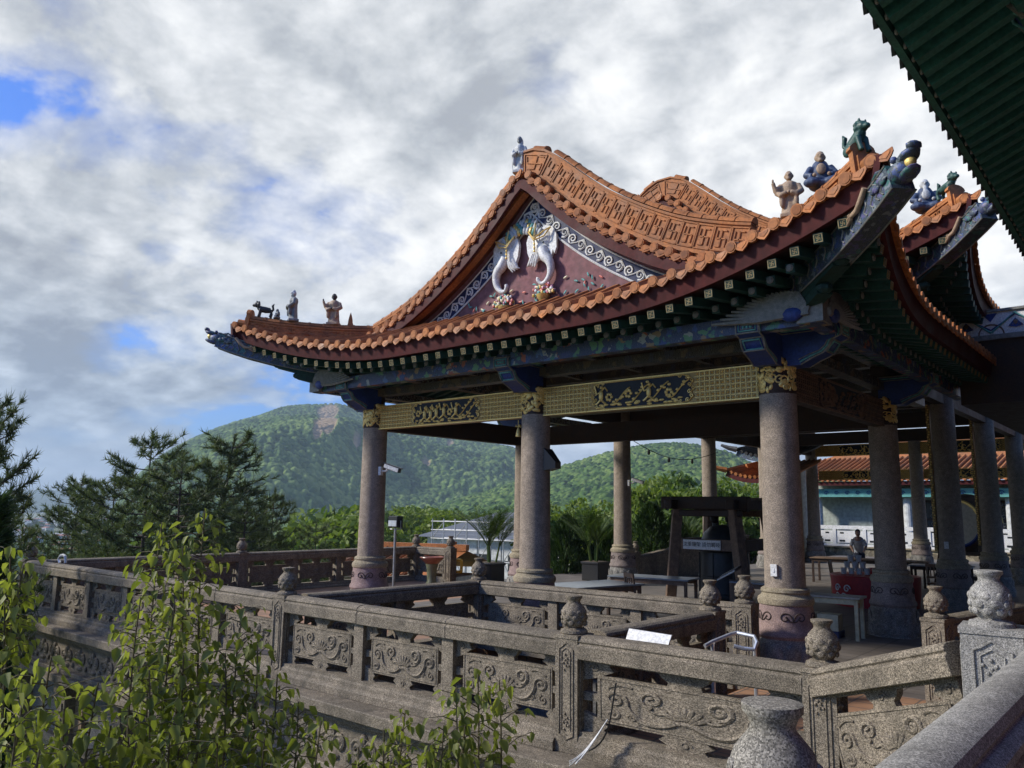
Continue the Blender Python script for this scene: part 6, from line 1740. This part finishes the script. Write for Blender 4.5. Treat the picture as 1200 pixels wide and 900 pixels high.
def far_hall():
    y = 50
    t = thing('side_hall', 'long pale hall with an orange tiled roof and teal band behind the columns', 'building', (-17.6,y,0))
    T = lambda n,m,mm,p=t: part(n, m, mm, p)
    mb = MB(); mb.box(0,36,0,8,-.6,4.0); w = T('wall', mb, M['wall_green'])
    mb = MB(); mb.box(-.4,36,-1.6,-.4,3.15,3.62); T('teal_band', mb, M['teal_pale'])
    mb = MB()
    for i in range(60):
        x = -.2+i*.6; mb.tube([(x+u,-1.62,3.38+v) for u,v in spiral(.0,0,.14,1.2,0,1,8)], .022, 4)
    T('band_ornament', mb, M['blue'])
    r = MB(); r.add([(-1.2,-2.2,4.05),(36,-2.2,4.05),(36,1.2,5.5),(-.2,1.2,5.5),(36,6,7.2),(3,6,7.2)], [(0,1,2,3),(3,2,4,5)])
    for i in range(120): r.tube([(-1.1+i*.31,-2.2,4.12),(-.2+i*.302,1.2,5.57)], .075, 5)
    ro = T('roof', r, M['tile']); e = MB()
    for i in range(120): e.ell((-1.1+i*.31,-2.24,4.08), (.09,.05,.09), 6, 4)
    part('edge_tiles', e, M['tile'], ro); f = MB(); f.box(-1.2,36,-2.1,-1.95,3.80,4.02); T('eave_board', f, M['maroon'])
    for i in range(6):
        x = 3.6+i*5; f = MB(); f.box(x,x+3.2,-.06,.05,.9,3.0); o = T('window', f, M['timber']); g = MB()
        for j in range(4):
            for k in range(2): g.box(x+.12+j*.77,x+.12+j*.77+.62,-.08,-.061,1.0+k*1.0,1.0+k*1.0+.85)
        part('pane', g, M['glass_dark'], o); l = MB()
        for j in range(4):
            for k in range(4): l.tube([(x+.43+j*.77+u,-.085,1.2+k*.45+v) for u,v in spiral(0,0,.17,1,0,1,8)], .018, 4)
        part('lattice', l, M['silver'], o)
    for i in range(7):
        m_ = MB(); m_.lathe((.3+i*5,-1.0,-.6), [(.32,0),(.26,.2),(.24,3.7)], 14); T('pillar', m_, M['wall_white'])
    b = thing('white_balustrade', 'white painted balustrade in front of the long pale hall', 'balustrade', (-18.6,46,-.65))
    mb = MB(); mb.box(0,38,-.1,.1,1.98,2.18); part('handrail', mb, M['white'], b); mb = MB(); mb.box(0,38,-.06,.06,1.25,1.9); mb.box(0,38,-.12,.12,1.0,1.18); p = part('panel', mb, M['white'], b)
    for i in range(24): m_ = MB(); m_.box(i*1.6-.09,i*1.6+.09,-.11,.11,1.18,2.0); part('post', m_, M['white'], b)
    m_ = MB()
    for i in range(48): m_.box(i*.8+.25,i*.8+.55,-.07,-.061,1.3,1.4); m_.box(i*.8+.3,i*.8+.5,-.07,-.061,1.74,1.82)
    part('slot', m_, M['glass_dark'], p)
    w = MB(); w.box(-20,20,45.8,46.2,-.7,.34); solo('stone_wall', w, granite('buff_stone_wall',(.34,.30,.22),(.12,.10,.07),.4,5), 'low buff stone retaining wall below the white balustrade', 'wall')
    w = MB(); w.box(-20,20,45.7,46.3,.341,.42); c = solo('wall_coping', w, M['granite_buff'], 'pale coping along the low buff stone wall', 'coping')
far_hall()
def small_pagoda():
    c = at_r(857,552,37)
    t = thing('back_gatehouse', 'small building with stepped upturned orange roofs behind the right front column', 'building', (c.x+4.6,c.y+3.5,0))
    mb = MB(); mb.box(-3.6,-2.7,-1.6,.4,-.5,4.2); part('wall', mb, M['wall_green'], t)
    for z,o,mm in ((3.70,0,M['tile']),(4.62,.35,M['st_dark'])):
        r = MB(); n = 12; rows = []
        for i in range(n+1):
            x = -4.6+o+2.6*i/n; q = max(0,1-i/6); rows.append([(x,-4.0+o,z+.32*q*q),(x+.2,-2.6+o,z+.32+.25*q*q),(x+.5,-1.2+o,z+.8)])
            r.tube(rows[-1], .09, 5)
        r.grid(rows); p = part('roof', r, mm, t)
        f = MB(); f.sweep([Vector(q[0])-Vector((0,-.08,.1)) for q in rows],[(-.04,-.16),(.04,-.16),(.04,.08),(-.04,.08)]); part('eave_board', f, M['maroon'] if o == 0 else M['dragon'], p)
        k = MB(); k.tube([rows[0][0],(rows[0][0][0]-.3,-4.2+o,z+.40),(rows[0][0][0]-.55,-4.4+o,z+.52)],[.14,.11,.06],6); k.bar((rows[1][1][0],-2.8+o,z+.5),(rows[5][2][0],-1.5+o,z+.95),.18,.28); part('ridge', k, M['tile_ridge'] if o == 0 else M['silver'], p)
small_pagoda()
# houses of the town in the valley
HW = [M['wall_white'], mottled('cream_house_wall',(.50,.44,.36),.8,.1,.3), mottled('pinkish_house_wall',(.48,.30,.24),.8,.1,.3)]
HR = [plain('grey_house_roof',(.30,.31,.33),.7), plain('red_house_roof',(.36,.12,.08),.7), plain('white_sheet_roof',(.70,.71,.72),.5)]
def house_mesh(k, w, d, h, rh):
    mb = MB(); mb.box(-w/2,w/2,-d/2,d/2,0,h,0)
    mb.add([(-w/2-.3,-d/2-.3,h),(w/2+.3,-d/2-.3,h),(w/2+.3,d/2+.3,h),(-w/2-.3,d/2+.3,h),(-w/2,0,h+rh),(w/2,0,h+rh)], [(0,1,5,4),(2,3,4,5),(1,2,5),(3,0,4)], 1)
    for i in range(int(w/3)):
        for j in range(int(h/3)): mb.box(-w/2+.8+i*3,-w/2+2.0+i*3,-d/2-.06,d/2+.06,.9+j*3,2.2+j*3,2)
    return mb.mesh('house', [HW[k%3],HR[(k*2+1)%3],M['glass_dark']])
HM = [house_mesh(k, w, d, h, r) for k,(w,d,h,r) in enumerate(((14,10,9,1.2),(10,9,6.5,2.2),(20,12,6,1.5),(12,9,12,.6),(26,14,5,2.4),(9,8,7,2)))]
q = random.Random(9)
for i in range(74):
    px = q.uniform(15,150); r = 560+1500*q.random()**1.3; p = at_r(px,640,r)
    o = link('house', HM[q.randrange(6)], None, (p.x,p.y,gz(p.x,p.y)-1.2), q.uniform(0,PI)); tag(o, 'pale small house of the town in the valley left of the terrace', 'house', 'houses of the town in the valley')
for i in range(60):
    px = q.uniform(5,160); r = 540+1300*q.random()**1.2; p = at_r(px,640,r); h = q.uniform(8,15)
    t = thing('broadleaf_tree', 'round green tree among the houses of the valley town', 'tree', (p.x,p.y,gz(p.x,p.y)-1), q.uniform(0,6), 'trees among the town houses'); k = q.choice((0,2,4)); w = h*q.uniform(.9,1.3)
    link('trunk', BROAD[k][0], t, None, None, (w,w,h)); link('crown', BROAD[k][1], t, None, None, (w,w,h))
# sloping stone rail behind the bell
t = thing('stair_rail', 'sloping stone stair rail with a vase post left of the bell frame', 'balustrade', at_z(745,676,0), R(60))
mb = MB(); mb.sweep([(0,0,-.35),(4.5,0,.6)], RAILP); part('handrail', mb, M['granite'], t); mb = MB(); mb.hexa([(0,-.09,-.3),(4.5,-.09,-.3),(4.5,.09,-.3),(0,.09,-.3),(0,-.09,.5),(4.5,-.09,1.4),(4.5,.09,1.4),(0,.09,.5)]); part('wall', mb, M['granite'], t)
p = link('post', ME_POST, t, (0,0,-.2)); link('finial', ME_FINIAL, p, (0,0,1.01))
